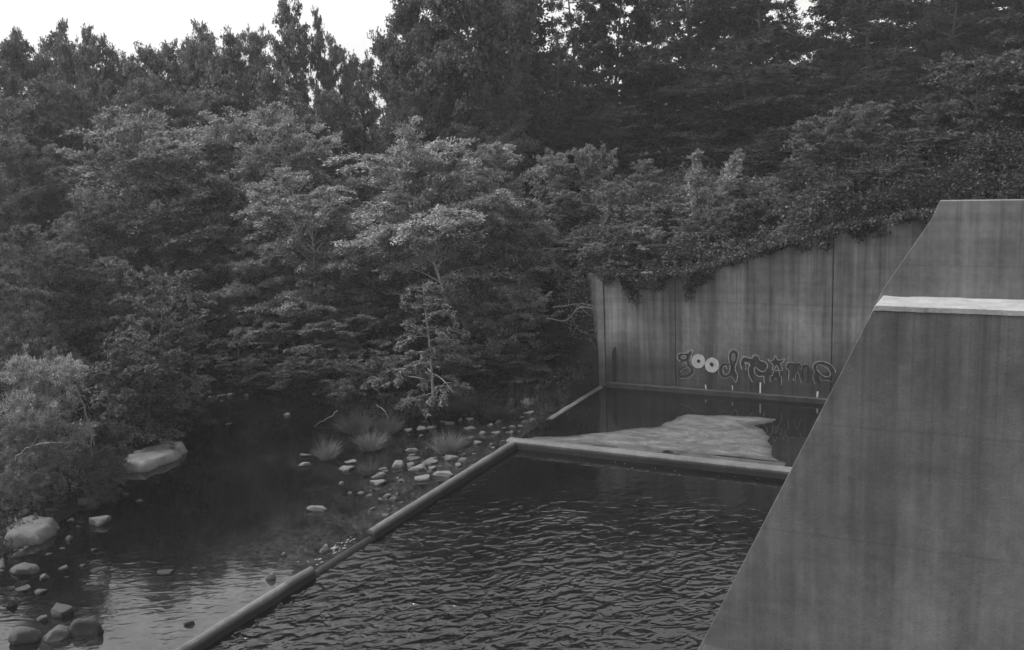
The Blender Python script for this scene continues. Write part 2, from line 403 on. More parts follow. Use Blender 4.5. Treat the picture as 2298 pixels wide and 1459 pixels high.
def letter(name, dark, light, chalk=()):
    parts = []
    for strokes, mat, y, w0 in ((dark, M_ink, -.0035, .12), (light, M_line, -.0065, .026), (chalk, M_chalk, -.009, .03)):
        if not strokes: continue
        V, Fs = [], []
        for k_, s in enumerate(strokes):
            pts, w, cl = (s+(None, None))[:3] if isinstance(s, tuple) and isinstance(s[0], list) else (s, None, None)
            ribbon(V, Fs, pts, w or w0, y-.0004*k_/10, bool(cl))
        me = bpy.data.meshes.new(name); me.from_pydata(V, [], Fs); me.update(); parts.append((me, mat))
    return parts
def disc_mesh(cx, cy, rx, ry, hole, y):
    V, Fs = [], []; n = 28
    for i in range(n):
        a = 2*pi*i/n
        for k_ in (hole, 1.0):
            q = gp(cx+rx*k_*cos(a)*random.uniform(.97, 1.03), cy+ry*k_*sin(a)*random.uniform(.97, 1.03)); V.append((q[0], y, q[1]))
    for i in range(n):
        j = (i+1) % n; Fs.append((2*i, 2*i+1, 2*j+1, 2*j))
    me = bpy.data.meshes.new('graffiti_letter'); me.from_pydata(V, [], Fs); me.update(); return me
def graffiti():
    root = empty('graffiti_word'); root.parent = FWALL; root['label'] = 'spray painted words good time in drippy outlined letters'
    def add(parts):
        for me, mt in parts: obj('graffiti_letter', me, mt, root)
    # g
    add(letter('g', [(circ(270, 305, 52, 36), .07, True), ([(300, 310), (345, 265), (360, 240)], .06, False), ([(318, 345), (322, 385), (345, 420), (365, 455), (345, 495), (290, 520), (235, 520), (215, 480), (240, 440), (300, 420)], .055, False)],
        [(circ(270, 308, 28, 18), .014, True), ([(235, 350), (205, 330), (205, 285), (235, 262), (290, 262), (322, 242), (345, 232), (372, 225), (378, 240), (358, 268), (362, 300), (352, 330), (340, 350)], .017, False),
         ([(335, 232), (325, 250)], .013, False), ([(365, 225), (362, 262)], .013, False), ([(280, 372), (298, 368), (308, 392)], .012, False),
         ([(238, 480), (250, 455), (285, 432), (325, 425), (345, 440), (335, 470)], .010, False), ([(390, 430), (392, 470), (360, 520), (290, 545), (230, 545)], .007, False)]))
    # the two white rings
    for cx, cy, rx, ry, hx, hy in ((436, 352, 76, 80, 440, 352), (590, 395, 80, 84, 583, 385)):
        obj('graffiti_letter', disc_mesh(cx, cy, rx, ry, .24, -.0075), M_disc, root)
        obj('graffiti_letter', disc_mesh(hx, hy, 20, 20, .02, -.0095), M_ink, root)
    # d
    add(letter('d', [([(862, 560), (838, 500), (815, 430), (800, 350), (800, 285), (830, 245), (862, 265), (862, 310), (840, 380), (820, 420), (790, 470), (760, 520), (715, 520), (690, 470), (695, 410), (735, 378), (775, 385)], .062, False)],
        [([(785, 375), (775, 330), (775, 270), (795, 230), (835, 215), (875, 235), (888, 275), (875, 340), (855, 400), (850, 450), (875, 500), (872, 550), (855, 592)], .017, False),
         (circ(828, 308, 16, 42), .015, True), ([(775, 375), (720, 370), (685, 395), (665, 440), (668, 490), (700, 535), (740, 545), (780, 530), (800, 520), (835, 565), (852, 590)], .008, False),
         ([(760, 440), (745, 410), (722, 412), (712, 450), (722, 490), (750, 500), (775, 485), (790, 450), (795, 400)], .015, False)]))
    # t
    add(letter('t', [([(935, 400), (945, 335), (1000, 340), (1060, 345), (1080, 310)], .07, False), ([(1060, 340), (1030, 430), (1020, 500), (1040, 560)], .10, False), ([(1090, 330), (1140, 370), (1180, 380)], .11, False), ([(1180, 385), (1170, 430), (1110, 410), (1070, 400)], .09, False), ([(1110, 470), (1140, 495), (1175, 490)], .05, False)],
        [([(925, 445), (905, 370), (925, 315), (960, 300), (1020, 318), (1045, 300), (1065, 282), (1100, 288), (1120, 305), (1125, 340), (1165, 355), (1200, 375), (1212, 410), (1195, 445), (1165, 470), (1120, 455), (1095, 430), (1070, 428), (1062, 460), (1080, 500), (1120, 525), (1165, 520), (1172, 560), (1180, 600)], .018, False),
         ([(968, 452), (972, 400), (960, 365), (985, 375), (1015, 395), (998, 430), (1002, 500), (1025, 555), (1045, 585)], .017, False)]))
    # i with a star for its dot
    add(letter('i', [([(1300, 310), (1300, 380)], .10, False), ([(1230, 350), (1380, 350)], .06, False), ([(1260, 410), (1300, 370), (1350, 410)], .08, False), ([(1290, 480), (1280, 560)], .06, False), ([(1310, 480), (1340, 560)], .06, False)],
        [([(1212, 325), (1245, 345), (1280, 335), (1300, 285), (1322, 335), (1360, 338), (1405, 325), (1385, 362), (1362, 385), (1382, 440), (1370, 455), (1340, 450), (1315, 400), (1290, 440), (1262, 450), (1275, 400), (1250, 370), (1215, 335)], .015, False),
         ([(1245, 585), (1240, 520), (1270, 512), (1280, 465), (1335, 460), (1350, 510), (1370, 540), (1368, 620)], .013, False), ([(1290, 560), (1302, 540), (1315, 560)], .008, False)]))
    # m
    add(letter('m', [([(1440, 560), (1445, 400), (1490, 385), (1525, 420), (1530, 520)], .07, False), ([(1530, 400), (1570, 390), (1600, 440), (1600, 560)], .07, False), ([(1600, 430), (1650, 400), (1670, 460), (1660, 600)], .07, False)],
        [([(1445, 565), (1452, 460), (1420, 430), (1425, 375), (1460, 365), (1510, 370)], .015, False), ([(1445, 305), (1448, 332)], .016, False), ([(1540, 375), (1580, 370), (1592, 410), (1590, 450)], .010, False),
         ([(1530, 590), (1525, 520), (1545, 475), (1570, 520), (1590, 600)], .008, False), ([(1610, 390), (1650, 385), (1672, 400)], .008, False), ([(1500, 545), (1502, 570)], .016, False)]))
    # e
    add(letter('e', [(circ(1832, 440, 100, 64), .09, True), ([(1760, 480), (1770, 560), (1790, 600)], .08, False)],
        [([(1740, 470), (1720, 430), (1730, 380), (1780, 355), (1850, 360), (1920, 390), (1970, 450), (1975, 480)], .014, False),
         ([(1765, 430), (1770, 400), (1800, 392), (1850, 410), (1895, 450), (1918, 500), (1895, 525), (1850, 520), (1800, 485), (1768, 440)], .014, False),
         ([(1738, 475), (1720, 540), (1745, 610)], .010, False), ([(1800, 520), (1808, 560), (1860, 565), (1930, 580)], .008, False)]))
    add([(me, M_chalk) for me, _ in letter('drip', [], [], [([(516, 615), (528, 690)], .028, False), ([(818, 625), (820, 678)], .02, False), ([(1132, 590), (1130, 690), (1130, 762)], .036, False), ([(1775, 690), (1768, 765)], .045, False)])])
    for o in root.children: o.location = (0, -.004, 0)
graffiti()
# the lowest drips run down over the footing, which stands proud of the wall
def wing_wall():
    a = np.array([-10.74, VW+.02]); b = gz(1262, 806, .25)[:2]
    t = tag(empty('wing_wall', (a[0], a[1], 0)), 'dark short wing wall angling back from the graffiti wall corner into the bushes', 'wall')
    dr = b-a; L = np.linalg.norm(dr); dr = dr/L
    me_o = prism('wing_panel', [(0, -1), (L+2.5, -1), (L+2.5, 2.2), (L*.8, 3.1), (0, 3.22)], -.15, .15, M_wing, t, 'y', .01)
    me_o.rotation_euler = (0, 0, math.atan2(dr[1], dr[0]))
    me_o.location = (dr[1]*.16, -dr[0]*.16 if False else .16, 0)
wing_wall()

def near_wall():
    t = tag(empty('near_wall', (-3.7, 12.76, 0)), 'large near concrete wall with sloping end and a bright flat top ledge', 'wall')
    v0, v1 = 12.76, 13.56
    def P(poly, y0, y1, name, mat, bev=.012):
        o = prism(name, poly, y0, y1, mat, None, 'y', bev); o.data.transform(Matrix.Translation((3.7, -v0, 0))); o.parent = t; return o
    P([(-4.16, -1.0), (9, -1.0), (9, 4.80), (-1.556, 4.80)], v0, v1, 'wall_body', M_near)
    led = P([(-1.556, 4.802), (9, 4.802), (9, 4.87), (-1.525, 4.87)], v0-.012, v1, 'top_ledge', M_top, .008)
    import bmesh
    bm = bmesh.new(); bm.from_mesh(led.data); bmesh.ops.subdivide_edges(bm, edges=[e for e in bm.edges if abs(e.verts[0].co.x-e.verts[1].co.x) > 3], cuts=150)
    for v in bm.verts:
        q = noise.noise((v.co.x*5, v.co.y*3, 1)); q2 = max(0, noise.noise((v.co.x*2.3, v.co.y*2, 7))-.25)
        v.co.z += .006*q-.03*q2*(v.co.z > 4.84); v.co.y += (.008*q+.03*q2)*(1 if v.co.y < .3 else -1)
    bm.to_mesh(led.data); bm.free()
    P([(-3.78, -1.0), (9, -1.0), (9, -.06), (-3.70, -.06)], v0-.35, v0-.003, 'footing', M_foot)
    return t
near_wall()
def far_buttress():
    t = tag(empty('concrete_buttress', (-2, 24.3, 0)), 'pale raised wall block with battered left edge, behind the bright ledge', 'wall')
    o = prism('buttress_body', [(-4.6, -1), (9, -1), (9, 5.36), (-1.60, 5.36), (-1.74, 4.98), (-2.75, 3.32)], 24.3, 24.62, M_back, None, 'y', .015)
    o.data.transform(Matrix.Translation((2, -24.3, 0))); o.parent = t
far_buttress()

def sill_profile(w, top, n=8):
    r = w/2; P = [(-r, -1.0), (r, -1.0), (r, top-.09)]
    for i in range(1, n):
        a = pi*i/n; P.append((r*cos(a)*.98, top-.09+.09*sin(a)))
    P.append((-r, top-.09)); return P
def end_sill():
    t = tag(empty('end_sill', (-10.6, 12, 0)), 'long low rounded concrete weir wall between river and basin, broken by gaps', 'weir')
    def seg(y0, y1, w, top, mat, name='sill_segment', lab=None):
        bv = prism(name, sill_profile(w, top), y0-12, y1-12, mat, t, 'y')
        me = bv.data; V = np.empty(len(me.vertices)*3, np.float32)
        # subdivide lengthwise so that the crest wanders slightly
        import bmesh
        bm = bmesh.new(); bm.from_mesh(me)
        es = [e for e in bm.edges if abs(e.verts[0].co.y-e.verts[1].co.y) > .5]
        bmesh.ops.subdivide_edges(bm, edges=es, cuts=int((y1-y0)*6), use_grid_fill=False)
        for v in bm.verts:
            if v.co.z > -.5:
                v.co.x += .012*noise.noise((v.co.x*2, v.co.y*2.3, v.co.z*2)); v.co.z += .012*noise.noise((v.co.x*2+5, v.co.y*2.1, v.co.z*2))
        bm.to_mesh(me); bm.free()
        if lab: bv['label'] = lab
        return bv
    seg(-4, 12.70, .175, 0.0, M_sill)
    seg(12.72, 14.44, .15, -.12, M_wet, 'low_segment', 'dark wet low section where the water spills through')
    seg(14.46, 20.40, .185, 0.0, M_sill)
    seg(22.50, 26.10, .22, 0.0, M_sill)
    return t
end_sill()
def cross_sill():
    t = tag(empty('cross_sill', (-10.6, 20.58, 0)), 'low concrete sill crossing the basin in front of the pale silt', 'weir')
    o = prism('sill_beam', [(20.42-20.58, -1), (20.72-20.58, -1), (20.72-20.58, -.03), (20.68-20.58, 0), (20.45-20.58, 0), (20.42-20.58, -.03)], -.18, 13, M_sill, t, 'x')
cross_sill()

# ---------------------------------------------------------------- stones
ROCKS = []
def rock_mesh(seed, flat):
    import bmesh
    rr = random.Random(seed); bm = bmesh.new(); bmesh.ops.create_icosphere(bm, subdivisions=4, radius=1)
    planes = [(Vector((rr.gauss(0, 1), rr.gauss(0, 1), rr.gauss(0, .8))).normalized(), rr.uniform(.55, .9)) for _ in range(11)]
    if flat: planes.append((Vector((rr.uniform(-.15, .15), rr.uniform(-.15, .15), 1)).normalized(), .5))
    off = Vector((seed*3.1, seed*1.7, 0))
    for v in bm.verts:
        p = v.co.copy()
        for n_, d_ in planes:
            s = p.dot(n_)
            if s > d_: p -= n_*(s-d_)*.97
        p *= 1+.15*noise.noise(p*1.6+off)+.06*noise.noise(p*4.5+off)+.025*noise.noise(p*11+off)
        v.co = p
    me = bpy.data.meshes.new('stone'); bm.to_mesh(me); bm.free(); smooth(me); me.materials.append(M_rock); return me
RM = [rock_mesh(i, i % 2 == 0) for i in range(12)]
c3 = [(1040,475,60,45),(1145,467,90,20),(1215,455,80,30),(1345,430,70,30),(1420,400,40,40),(1495,385,55,75),(1500,462,100,35),(1588,500,65,32),(1650,440,45,35),(1700,420,60,30),(1685,495,70,28),(1550,565,60,50),(1500,530,50,20),(1650,580,35,28),(1800,495,40,25),(1605,280,75,55),(1575,325,40,22),(1670,255,30,35),(1790,268,85,65),(1930,262,200,60),(1935,205,100,30),(2060,212,60,20),(1930,348,80,32),(2080,318,90,28),(1955,415,70,45),(1860,480,30,40),(1525,650,40,15),(1070,625,100,38),(1070,688,100,20),(1220,688,65,16),(1205,715,140,30),(965,730,105,75),(1060,735,70,45),(1105,758,150,50),(1215,755,60,35),(1355,680,100,70),(1440,695,85,35),(1410,735,60,35),(1150,825,135,60),(1305,800,160,60),(280,660,80,22),(275,730,80,35),(620,712,110,24),(575,760,135,40),(850,765,65,38),(820,815,130,30),(815,860,115,60),(545,868,50,24),(690,938,55,24),(885,945,65,90),(955,945,35,40),(370,1055,150,55),(420,1355,80,55),(490,1345,50,50),(120,1395,45,32),(145,360,50,45),(1130,518,35,20),(1440,655,60,18),(1270,745,30,15),(1175,610,30,15),(1900,415,60,25),(2130,250,30,30),(1870,445,50,22),(1735,560,40,18),(1300,415,60,18)]
c4 = [(820,370,350,130),(400,380,170,150),(360,487,40,18),(760,640,30,28),(455,645,95,45),(540,748,100,75),(385,748,45,24),(310,665,40,15),(280,637,60,22),(190,670,60,60),(260,692,40,20),(130,712,60,35),(180,770,240,120),(305,797,45,28),(375,845,40,45),(440,763,25,12),(100,935,60,45),(130,1020,140,65),(125,1125,90,30),(210,1140,70,30),(240,1060,50,40),(340,1240,110,90),(470,1320,170,180),(310,1370,160,90),(130,1385,130,110),(230,1280,60,60),(905,1030,90,35),(1030,1310,50,40),(1480,1060,60,45),(1548,938,32,28),(1250,222,40,16),(1100,72,50,25),(1210,68,50,20),(1265,62,45,25),(1350,68,30,20),(1095,115,30,14),(1215,102,25,14),(1018,97,45,16),(1155,75,35,15),(1565,165,30,30),(60,1200,60,60),(40,690,60,40),(345,1010,60,30)]
LAB = {('c3',19): 'long pale flat stone lying near the top end of the shoal by the gap', ('c3',18): 'blocky grey stone touching the long pale flat one', ('c3',49): 'upright pointed stone leaning alone in shallow water beside the weir',
 ('c3',46): 'pale diamond shaped stone with a dark wet foot in front of the tussock', ('c3',51): 'lone half sunken tan-grey stone out in the open river', ('c3',31): 'pointed pale stone at the left of the shoal cluster',
 ('c3',35): 'rounded pale stone standing at the foot of a grass tussock', ('c3',39): 'long stone resting against the weir wall', ('c3',38): 'humped pale stone just left of the one against the weir', ('c3',33): 'wide rounded stone in the middle of the shoal cluster',
 ('c3',53): 'small bright stone in the spill at the broken weir', ('c3',52): 'grey stone beside the small bright one at the broken weir', ('c4',0): 'huge flat pale slab jutting into the dark river from the left bank',
 ('c4',1): 'big dark round boulder under the bank bushes behind the flat slab', ('c4',5): 'angular pale stone with a peaked top in water off the left bank', ('c4',12): 'broad flat grey slab at the left bank edge',
 ('c4',17): 'wedge shaped pale stone low on the left bank', ('c4',22): 'big round boulder in the water nearest the camera at bottom left', ('c4',21): 'knobbly stone behind the nearest round boulder', ('c4',23): 'low wet stone in front of the knobbly one',
 ('c4',24): 'rounded pale stone in the very bottom left corner', ('c4',28): 'pale stone leaning by the near weir section', ('c4',27): 'small dark stone on the bright reflecting water', ('c4',26): 'thin dark stone breaking the river surface mid stream',
 ('c4',3): 'tiny lone stone in the dark river below the flat slab', ('c4',4): 'pale wedge stone at the end of the left bank row', ('c4',29): 'tiny dark stone off the broken weir gap', ('c4',30): 'tiny flat stone alone in the dark far water', ('c4',39): 'small round stone in the dark far water before the reed bank'}
def place_rocks():
    for nm, lst, ox, oy, s in (('c3', c3, 600, 820, 3.283), ('c4', c4, 0, 860, 2.436)):
        for i, (x, y, w, h) in enumerate(lst):
            if nm == 'c4' and i in (0, 12): continue
            rr = random.Random(i*7+len(lst))
            px, py, wp, hp = ox+x/s, oy+y/s, w/s, h/s
            bottom = py+hp*.32
            p = gz(px, bottom, -.13)
            gnd = gh(p[0], p[1])
            for _ in range(6):
                z0 = max(gnd, -.15); p = gz(px, bottom, z0); gnd = gh(p[0], p[1])
            z0 = max(gnd, -.15)
            D = float(np.linalg.norm(p-E0)); sx = wp*D/F*.5*1.12; sa = CAMZ/D
            sy = sx*.8; hh = hp*D/F
            sz = min(max((hh-2*sy*sa*.75)/.9, sx*.30), sx*.9)
            if nm == 'c4' and i in (0, 12): sy = sx*.62; sz = sx*.27
            me = RM[(i*5+(1 if sz > sx*.8 else 0)) % 12] if i not in (0,) else RM[2]
            o = bpy.data.objects.new('stone' if wp < 60 else 'boulder', me); col.objects.link(o)
            o.scale = (sx, sy, sz)
            rz = TH+rr.uniform(-.35, .35)
            if nm == 'c4' and i in (0, 12): rz = TH+.45
            o.rotation_euler = (rr.uniform(-.12, .12), rr.uniform(-.12, .12), rz)
            o.location = (p[0]+FW[0]*sy*.4, p[1]+FW[1]*sy*.4, z0+sz*(.12 if wp < 60 else -.05))
            b = rr.uniform(.75, 1.35)
            if (nm, i) in (('c4', 1), ('c4', 27), ('c4', 26), ('c4', 29), ('c4', 22)): b = .35
            if nm == 'c4' and i in (21, 23, 24): b = .5
            if (nm, i) == ('c4', 0): b = 1.8; sx *= 1.12; o.scale = (sx, sy*1.1, sz)
            if nm == 'c4' and i >= 31: b = .45
            if nm == 'c4' and 13 <= i <= 26: b *= .6
            if (nm, i) == ('c3', 53): b = 2.6
            if (nm, i) in (('c3', 52), ('c4', 28)): b = 1.5
            o.color = (b, b, b, 1)
            if nm == 'c4' and i in (21, 23, 24): b = .45
            if (nm, i) == ('c4', 0): b = 1.7; o.scale = (sx*1.12, sy*1.1, sz)
            o.color = (b, b, b, 1)
            lab = LAB.get((nm, i))
            if lab: grp = None
            elif nm == 'c3': grp = ('stones on the shoal beside the weir', 'small grey stone in the shoal of scattered stones beside the weir')
            elif i >= 31 and i <= 38: grp = ('stones at the dark far inlet', 'small dim stone at the far dark inlet under the trees')
            else: grp = ('stones along the left bank', 'small grey stone lying along the left river bank')
            tag(o, lab or grp[1], 'stone', grp[0] if grp else None)
place_rocks()
def slab(px_out, ztop, label, c, tilt):
    """flat slab as a closed relief: level top, sides dropping below the water"""
    P = np.array([gz(a, b, ztop)[:2] for a, b in px_out]); cc = P.mean(0); P = P-cc
    xs = np.arange(P[:, 0].min()-.25, P[:, 0].max()+.25, .03); ys = np.arange(P[:, 1].min()-.25, P[:, 1].max()+.25, .03)
    X, Y = np.meshgrid(xs, ys); d = -poly_sd(X, Y, P)
    nz = np.array([[noise.fractal(Vector((float(x)*1.6+c*7, float(y)*1.6, 2.0)), .7, 2.0, 6) for x in xs] for y in ys])
    d = d+nz*.07
    Z = np.where(d > 0, ztop+nz*.03+tilt*X-.10*np.exp(-d/.05), ztop-.10+tilt*X+d*2.2)
    Z = np.maximum(Z, -.45); nx = len(xs); V = np.stack([X, Y, Z], -1).reshape(-1, 3)
    i, j = np.meshgrid(np.arange(nx-1), np.arange(len(ys)-1)); a = (j*nx+i).ravel()
    Fc = np.stack([a, a+1, a+nx+1, a+nx], 1); Fc = Fc[(V[Fc][:, :, 2] > -.44).any(1)]
    me = mesh_np('boulder', V, Fc, 4); smooth(me)
    o = obj('boulder', me, M_rock, None, (cc[0], cc[1], 0)); o.color = (c, c, c, 1); tag(o, label, 'stone')
slab([(258, 1040), (288, 1012), (330, 996), (372, 988), (408, 987), (412, 996), (392, 1014), (358, 1024), (325, 1038), (285, 1041)], .07, LAB[('c4', 0)], 1.2, .02)
slab([(14, 1178), (50, 1160), (85, 1154), (126, 1156), (112, 1176), (85, 1194), (50, 1200), (14, 1200)], .08, LAB[('c4', 12)], .75, -.02)
def small_stones():
    rr = random.Random(77); n = 0
    while n < 60:
        t = rr.random(); v = 15.5+t*8; u = -10.85-abs(rr.gauss(0, .75+t*.9))
        if n >= 42: q = gz(rr.uniform(30, 260), rr.uniform(1080, 1300), -.15); u, v = q[0], q[1]
        h = gh(u, v); sx = rr.uniform(.04, .11)
        o = bpy.data.objects.new('stone', RM[rr.randrange(12)]); col.objects.link(o)
        o.scale = (sx, sx*rr.uniform(.6, .9), sx*rr.uniform(.3, .55)); o.rotation_euler = (rr.uniform(-.2, .2), rr.uniform(-.2, .2), rr.uniform(0, 6)); o.location = (u, v, max(h, -.15)+sx*.03)
        b = rr.uniform(.5, 1.1)*(1 if n < 42 else .7); o.color = (b, b, b, 1)
        g_ = ('pebbles scattered between the larger shoal stones', 'small pebble scattered between the larger stones of the shoal') if n < 42 else ('pebbles along the left bank', 'small pebble between the larger stones of the left bank')
        tag(o, g_[1], 'stone', g_[0]); n += 1
small_stones()
# white water spilling through the gap
def foam():
    V, Fs = [], []; rr = random.Random(3)
    for k_ in range(38):
        t = rr.random(); u = -10.72-abs(rr.gauss(0, .16)); v = 12.9+1.45*t
        s = rr.uniform(.008, .022); b = len(V); a = rr.uniform(0, 3)
        n = 6
        for i in range(n):
            q = a+2*pi*i/n; V.append((u+cos(q)*s, v+sin(q)*s*1.8, -.146+rr.uniform(0, .01)))
        V.append((u, v, -.13)); Fs += [(b+i, b+(i+1) % n, b+n) for i in range(n)]
    me = bpy.data.meshes.new('foam'); me.from_pydata(V, [], Fs); me.update()
    tag(obj('foam', me, plain('foam_white', .2, .5)), 'white foam where water spills past the broken weir', 'foam', kind='stuff')
foam()

# ---------------------------------------------------------------- plants
def rng_dirs(R, n): 
    v = R.normal(size=(n, 3)); return v/np.linalg.norm(v, axis=1, keepdims=True)
def leaves(R, P, A, size, aspect=.55, upness=1.1, fold=.18, jit=.35):
    """rhombic folded leaves: P positions, A long axes"""
    n = len(P); A = A+R.normal(size=(n, 3))*.45; A /= np.linalg.norm(A, axis=1, keepdims=True)
    Nn = R.normal(size=(n, 3))*.85; Nn[:, 2] += upness
    S = np.cross(A, Nn); S /= np.linalg.norm(S, axis=1, keepdims=True)+1e-9
    Nn = np.cross(S, A)
    l = size*R.uniform(1-jit, 1+jit, (n, 1)); w = l*aspect
    V = np.stack([P, P+A*l*.45+S*w*.5+Nn*l*fold, P+A*l, P+A*l*.45-S*w*.5+Nn*l*fold], 1).reshape(-1, 3)
    return V, np.arange(n*4).reshape(-1, 4)
def tubes(paths, sides=5):
    V, Fs = [], []
    for pts, r0, r1 in paths:
        pts = np.asarray(pts); n = len(pts); b = len(V)
        T = np.gradient(pts, axis=0); T /= np.linalg.norm(T, axis=1, keepdims=True)+1e-9
        ref = np.array([.3, .2, 1.]) if abs(T[0][2]) < .8 else np.array([1., .1, 0])
        X = np.cross(T, ref); X /= np.linalg.norm(X, axis=1, keepdims=True); Y = np.cross(T, X)
        for i in range(n):
            r = r0+(r1-r0)*i/(n-1)
            for k_ in range(sides):
                a = 2*pi*k_/sides; V.append(pts[i]+(X[i]*cos(a)+Y[i]*sin(a))*r)
        for i in range(n-1):
            for k_ in range(sides):
                q = (k_+1) % sides; Fs.append((b+i*sides+k_, b+i*sides+q, b+(i+1)*sides+q, b+(i+1)*sides+k_))
    return V, Fs
def curve(R, p, d, L, n, bend, wob):
    """polyline from p along d, bending vertically by `bend`"""
    pts = [np.array(p, float)]; d = np.array(d, float); d /= np.linalg.norm(d)
    for i in range(n):
        pts.append(pts[-1]+d*L/n)
        d = d+np.array([R.normal()*wob, R.normal()*wob, bend/n+R.normal()*wob*.6]); d /= np.linalg.norm(d)
    return np.array(pts)
PROF = {
 'round': lambda t: (max(0, 1-(2*t-.95)**2))**.5*.95+.1,
 'dome': lambda t: (max(0, 1-t**2.2))**.6+.08,
 'tall': lambda t: .55+.55*sin(pi*min(1, t*1.05)**.8)*(1 if t < .8 else (1-t)/.2*.7+.3),
 'full': lambda t: .75+.25*sin(pi*t) if t < .72 else (1-((t-.72)/.28)**2)**.5*.6+.38,
 'cone': lambda t: 1.0-.85*t,
 'flat': lambda t: .55+.5*t if t < .75 else .9-(t-.75)*1.5,
}
def plant_mesh(seed, H=6, R0=2, cb=.3, prof='round', stems=1, lean=.06, nl=22, up=.45, droop=-.5, leaf=.1, nleaf=20000, aspect=.55, twig=.35, sub=.5, trunk=.06, upness=1.1, spread=.06, topup=.8):
    R = np.random.default_rng(seed); paths = []; tw = []
    for s in range(stems):
        az0 = 2*pi*s/max(stems, 1)+R.uniform(0, 1); ln = lean*(1 if stems == 1 else 1.0)
        d0 = [cos(az0)*ln, sin(az0)*ln, 1]
        tr = curve(R, (cos(az0)*.12*(stems > 1), sin(az0)*.12*(stems > 1), -.15), d0, H*.98*(1 if s == 0 else R.uniform(.8, 1)), 12, 0, .035)
        paths.append((tr, trunk*H/6, trunk*.12*H/6))
        for i in range(nl):
            t = (i+R.random())/nl; hh = cb+(1-cb)*t*.98; idx = hh*12; i0 = min(int(idx), 11); p = tr[i0]*(1-(idx-i0))+tr[i0+1]*(idx-i0)
            az = 2.4*i+R.uniform(-.5, .5)
            L = R0*PROF[prof](t)*R.uniform(.65, 1.18)/(1 if stems == 1 else 1.15)
            e = up+(t**1.5)*topup*(prof != 'cone')+R.normal()*.12
            lb = curve(R, p, (cos(az)*cos(e), sin(az)*cos(e), sin(e)), L, 7, droop, .07)
            paths.append((lb, max(.006, trunk*.33*(1-.6*t)*H/6), .005))
            ns = max(4, int(L/.26))
            for j in range(ns):
                q = .22+.78*(j+R.random())/ns; k0 = min(int(q*7), 6); pp = lb[k0]+(lb[k0+1]-lb[k0])*(q*7-k0); dd = lb[k0+1]-lb[k0]; dd = dd/np.linalg.norm(dd)
                sgn = 1 if j % 2 else -1; ang = sgn*R.uniform(.5, 1.15)
                d2 = np.array([dd[0]*cos(ang)-dd[1]*sin(ang), dd[0]*sin(ang)+dd[1]*cos(ang), dd[2]*.5+R.normal()*.16+.05])
                L2 = L*sub*(1-.55*q)*R.uniform(.6, 1.2)+.12
                sb = curve(R, pp, d2, L2, 4, droop*.7, .08)
                if L2 > .35: paths.append((sb, .007, .003))
                nt_ = max(2, int(L2/.15))
                for m_ in range(nt_):
                    w = (m_+R.random())/nt_; c0 = min(int(w*4), 3); tp = sb[c0]+(sb[c0+1]-sb[c0])*(w*4-c0); td = sb[c0+1]-sb[c0]; td = td/np.linalg.norm(td)
                    td = td+np.array([R.normal()*.7, R.normal()*.7, R.normal()*.25]); td /= np.linalg.norm(td)
                    tw.append((tp, td, twig*R.uniform(.5, 1.2)*min(1, L/1.2+.3)))
    tw_p = np.array([a for a, _, _ in tw]); tw_d = np.array([b for _, b, _ in tw]); tw_l = np.array([c for _, _, c in tw])
    wt = R.random(len(tw))**2.2+.05; k_ = R.choice(len(tw), nleaf, p=wt/wt.sum()); u = R.random((nleaf, 1))**.6
    P = tw_p[k_]+tw_d[k_]*tw_l[k_][:, None]*u+R.normal(size=(nleaf, 3))*spread*np.array([1, 1, .6]); P[:, 2] -= (u[:, 0]**2)*tw_l[k_]*.25
    P[:, 2] = np.maximum(P[:, 2], .02)
    V, Fc = leaves(R, P, tw_d[k_]*1.0, leaf, aspect, upness)
    cm = mesh_np('crown', V, Fc, 4); cm.materials.append(M_leaf)
    Vt, Ft = tubes(paths); tm = mesh_np('trunk', np.array(Vt), np.array(Ft), 4); smooth(tm); tm.materials.append(M_bark)
    return tm, cm, (float(np.percentile(P[:, 2], 99.3)), float(np.percentile(np.hypot(P[:, 0], P[:, 1]), 93)))
PT = {}
def proto(key, **kw): PT[key] = plant_mesh(**kw)
proto('oak1', seed=11, H=13, R0=3.2, cb=.2, prof='tall', nl=46, up=.35, droop=-.5, leaf=.21, nleaf=42000, aspect=.6, twig=.6, trunk=.09, spread=.11)
proto('oak2', seed=12, H=13, R0=3.0, cb=.25, prof='tall', nl=40, up=.5, droop=-.7, leaf=.21, nleaf=40000, aspect=.6, twig=.6, trunk=.09, spread=.11)
proto('poplar', seed=13, H=13, R0=2.0, cb=.18, prof='cone', nl=50, up=.75, droop=.1, leaf=.20, nleaf=30000, aspect=.65, twig=.5, trunk=.08, spread=.10)
proto('far1', seed=14, H=13, R0=2.9, cb=.12, prof='full', nl=64, up=.45, droop=-.5, leaf=.20, nleaf=52000, aspect=.6, twig=.55, trunk=.08, spread=.14, topup=.25)
proto('far2', seed=15, H=13, R0=2.9, cb=.15, prof='full', nl=52, up=.35, droop=-.3, leaf=.20, nleaf=52000, aspect=.6, twig=.55, trunk=.08, spread=.14, topup=.25)
proto('pine1', seed=21, H=13, R0=3.4, cb=.15, prof='cone', nl=52, up=.05, droop=-.25, leaf=.25, nleaf=42000, aspect=.26, twig=.5, trunk=.09, spread=.08)
proto('pine2', seed=22, H=13, R0=3.2, cb=.25, prof='tall', nl=34, up=.0, droop=-.15, leaf=.25, nleaf=36000, aspect=.26, twig=.5, trunk=.09, spread=.08)
proto('locust1', seed=31, H=7, R0=2.4, cb=.34, prof='round', nl=34, up=.8, droop=-.9, leaf=.088, nleaf=70000, aspect=.5, twig=.38, trunk=.05, spread=.08, lean=.02)
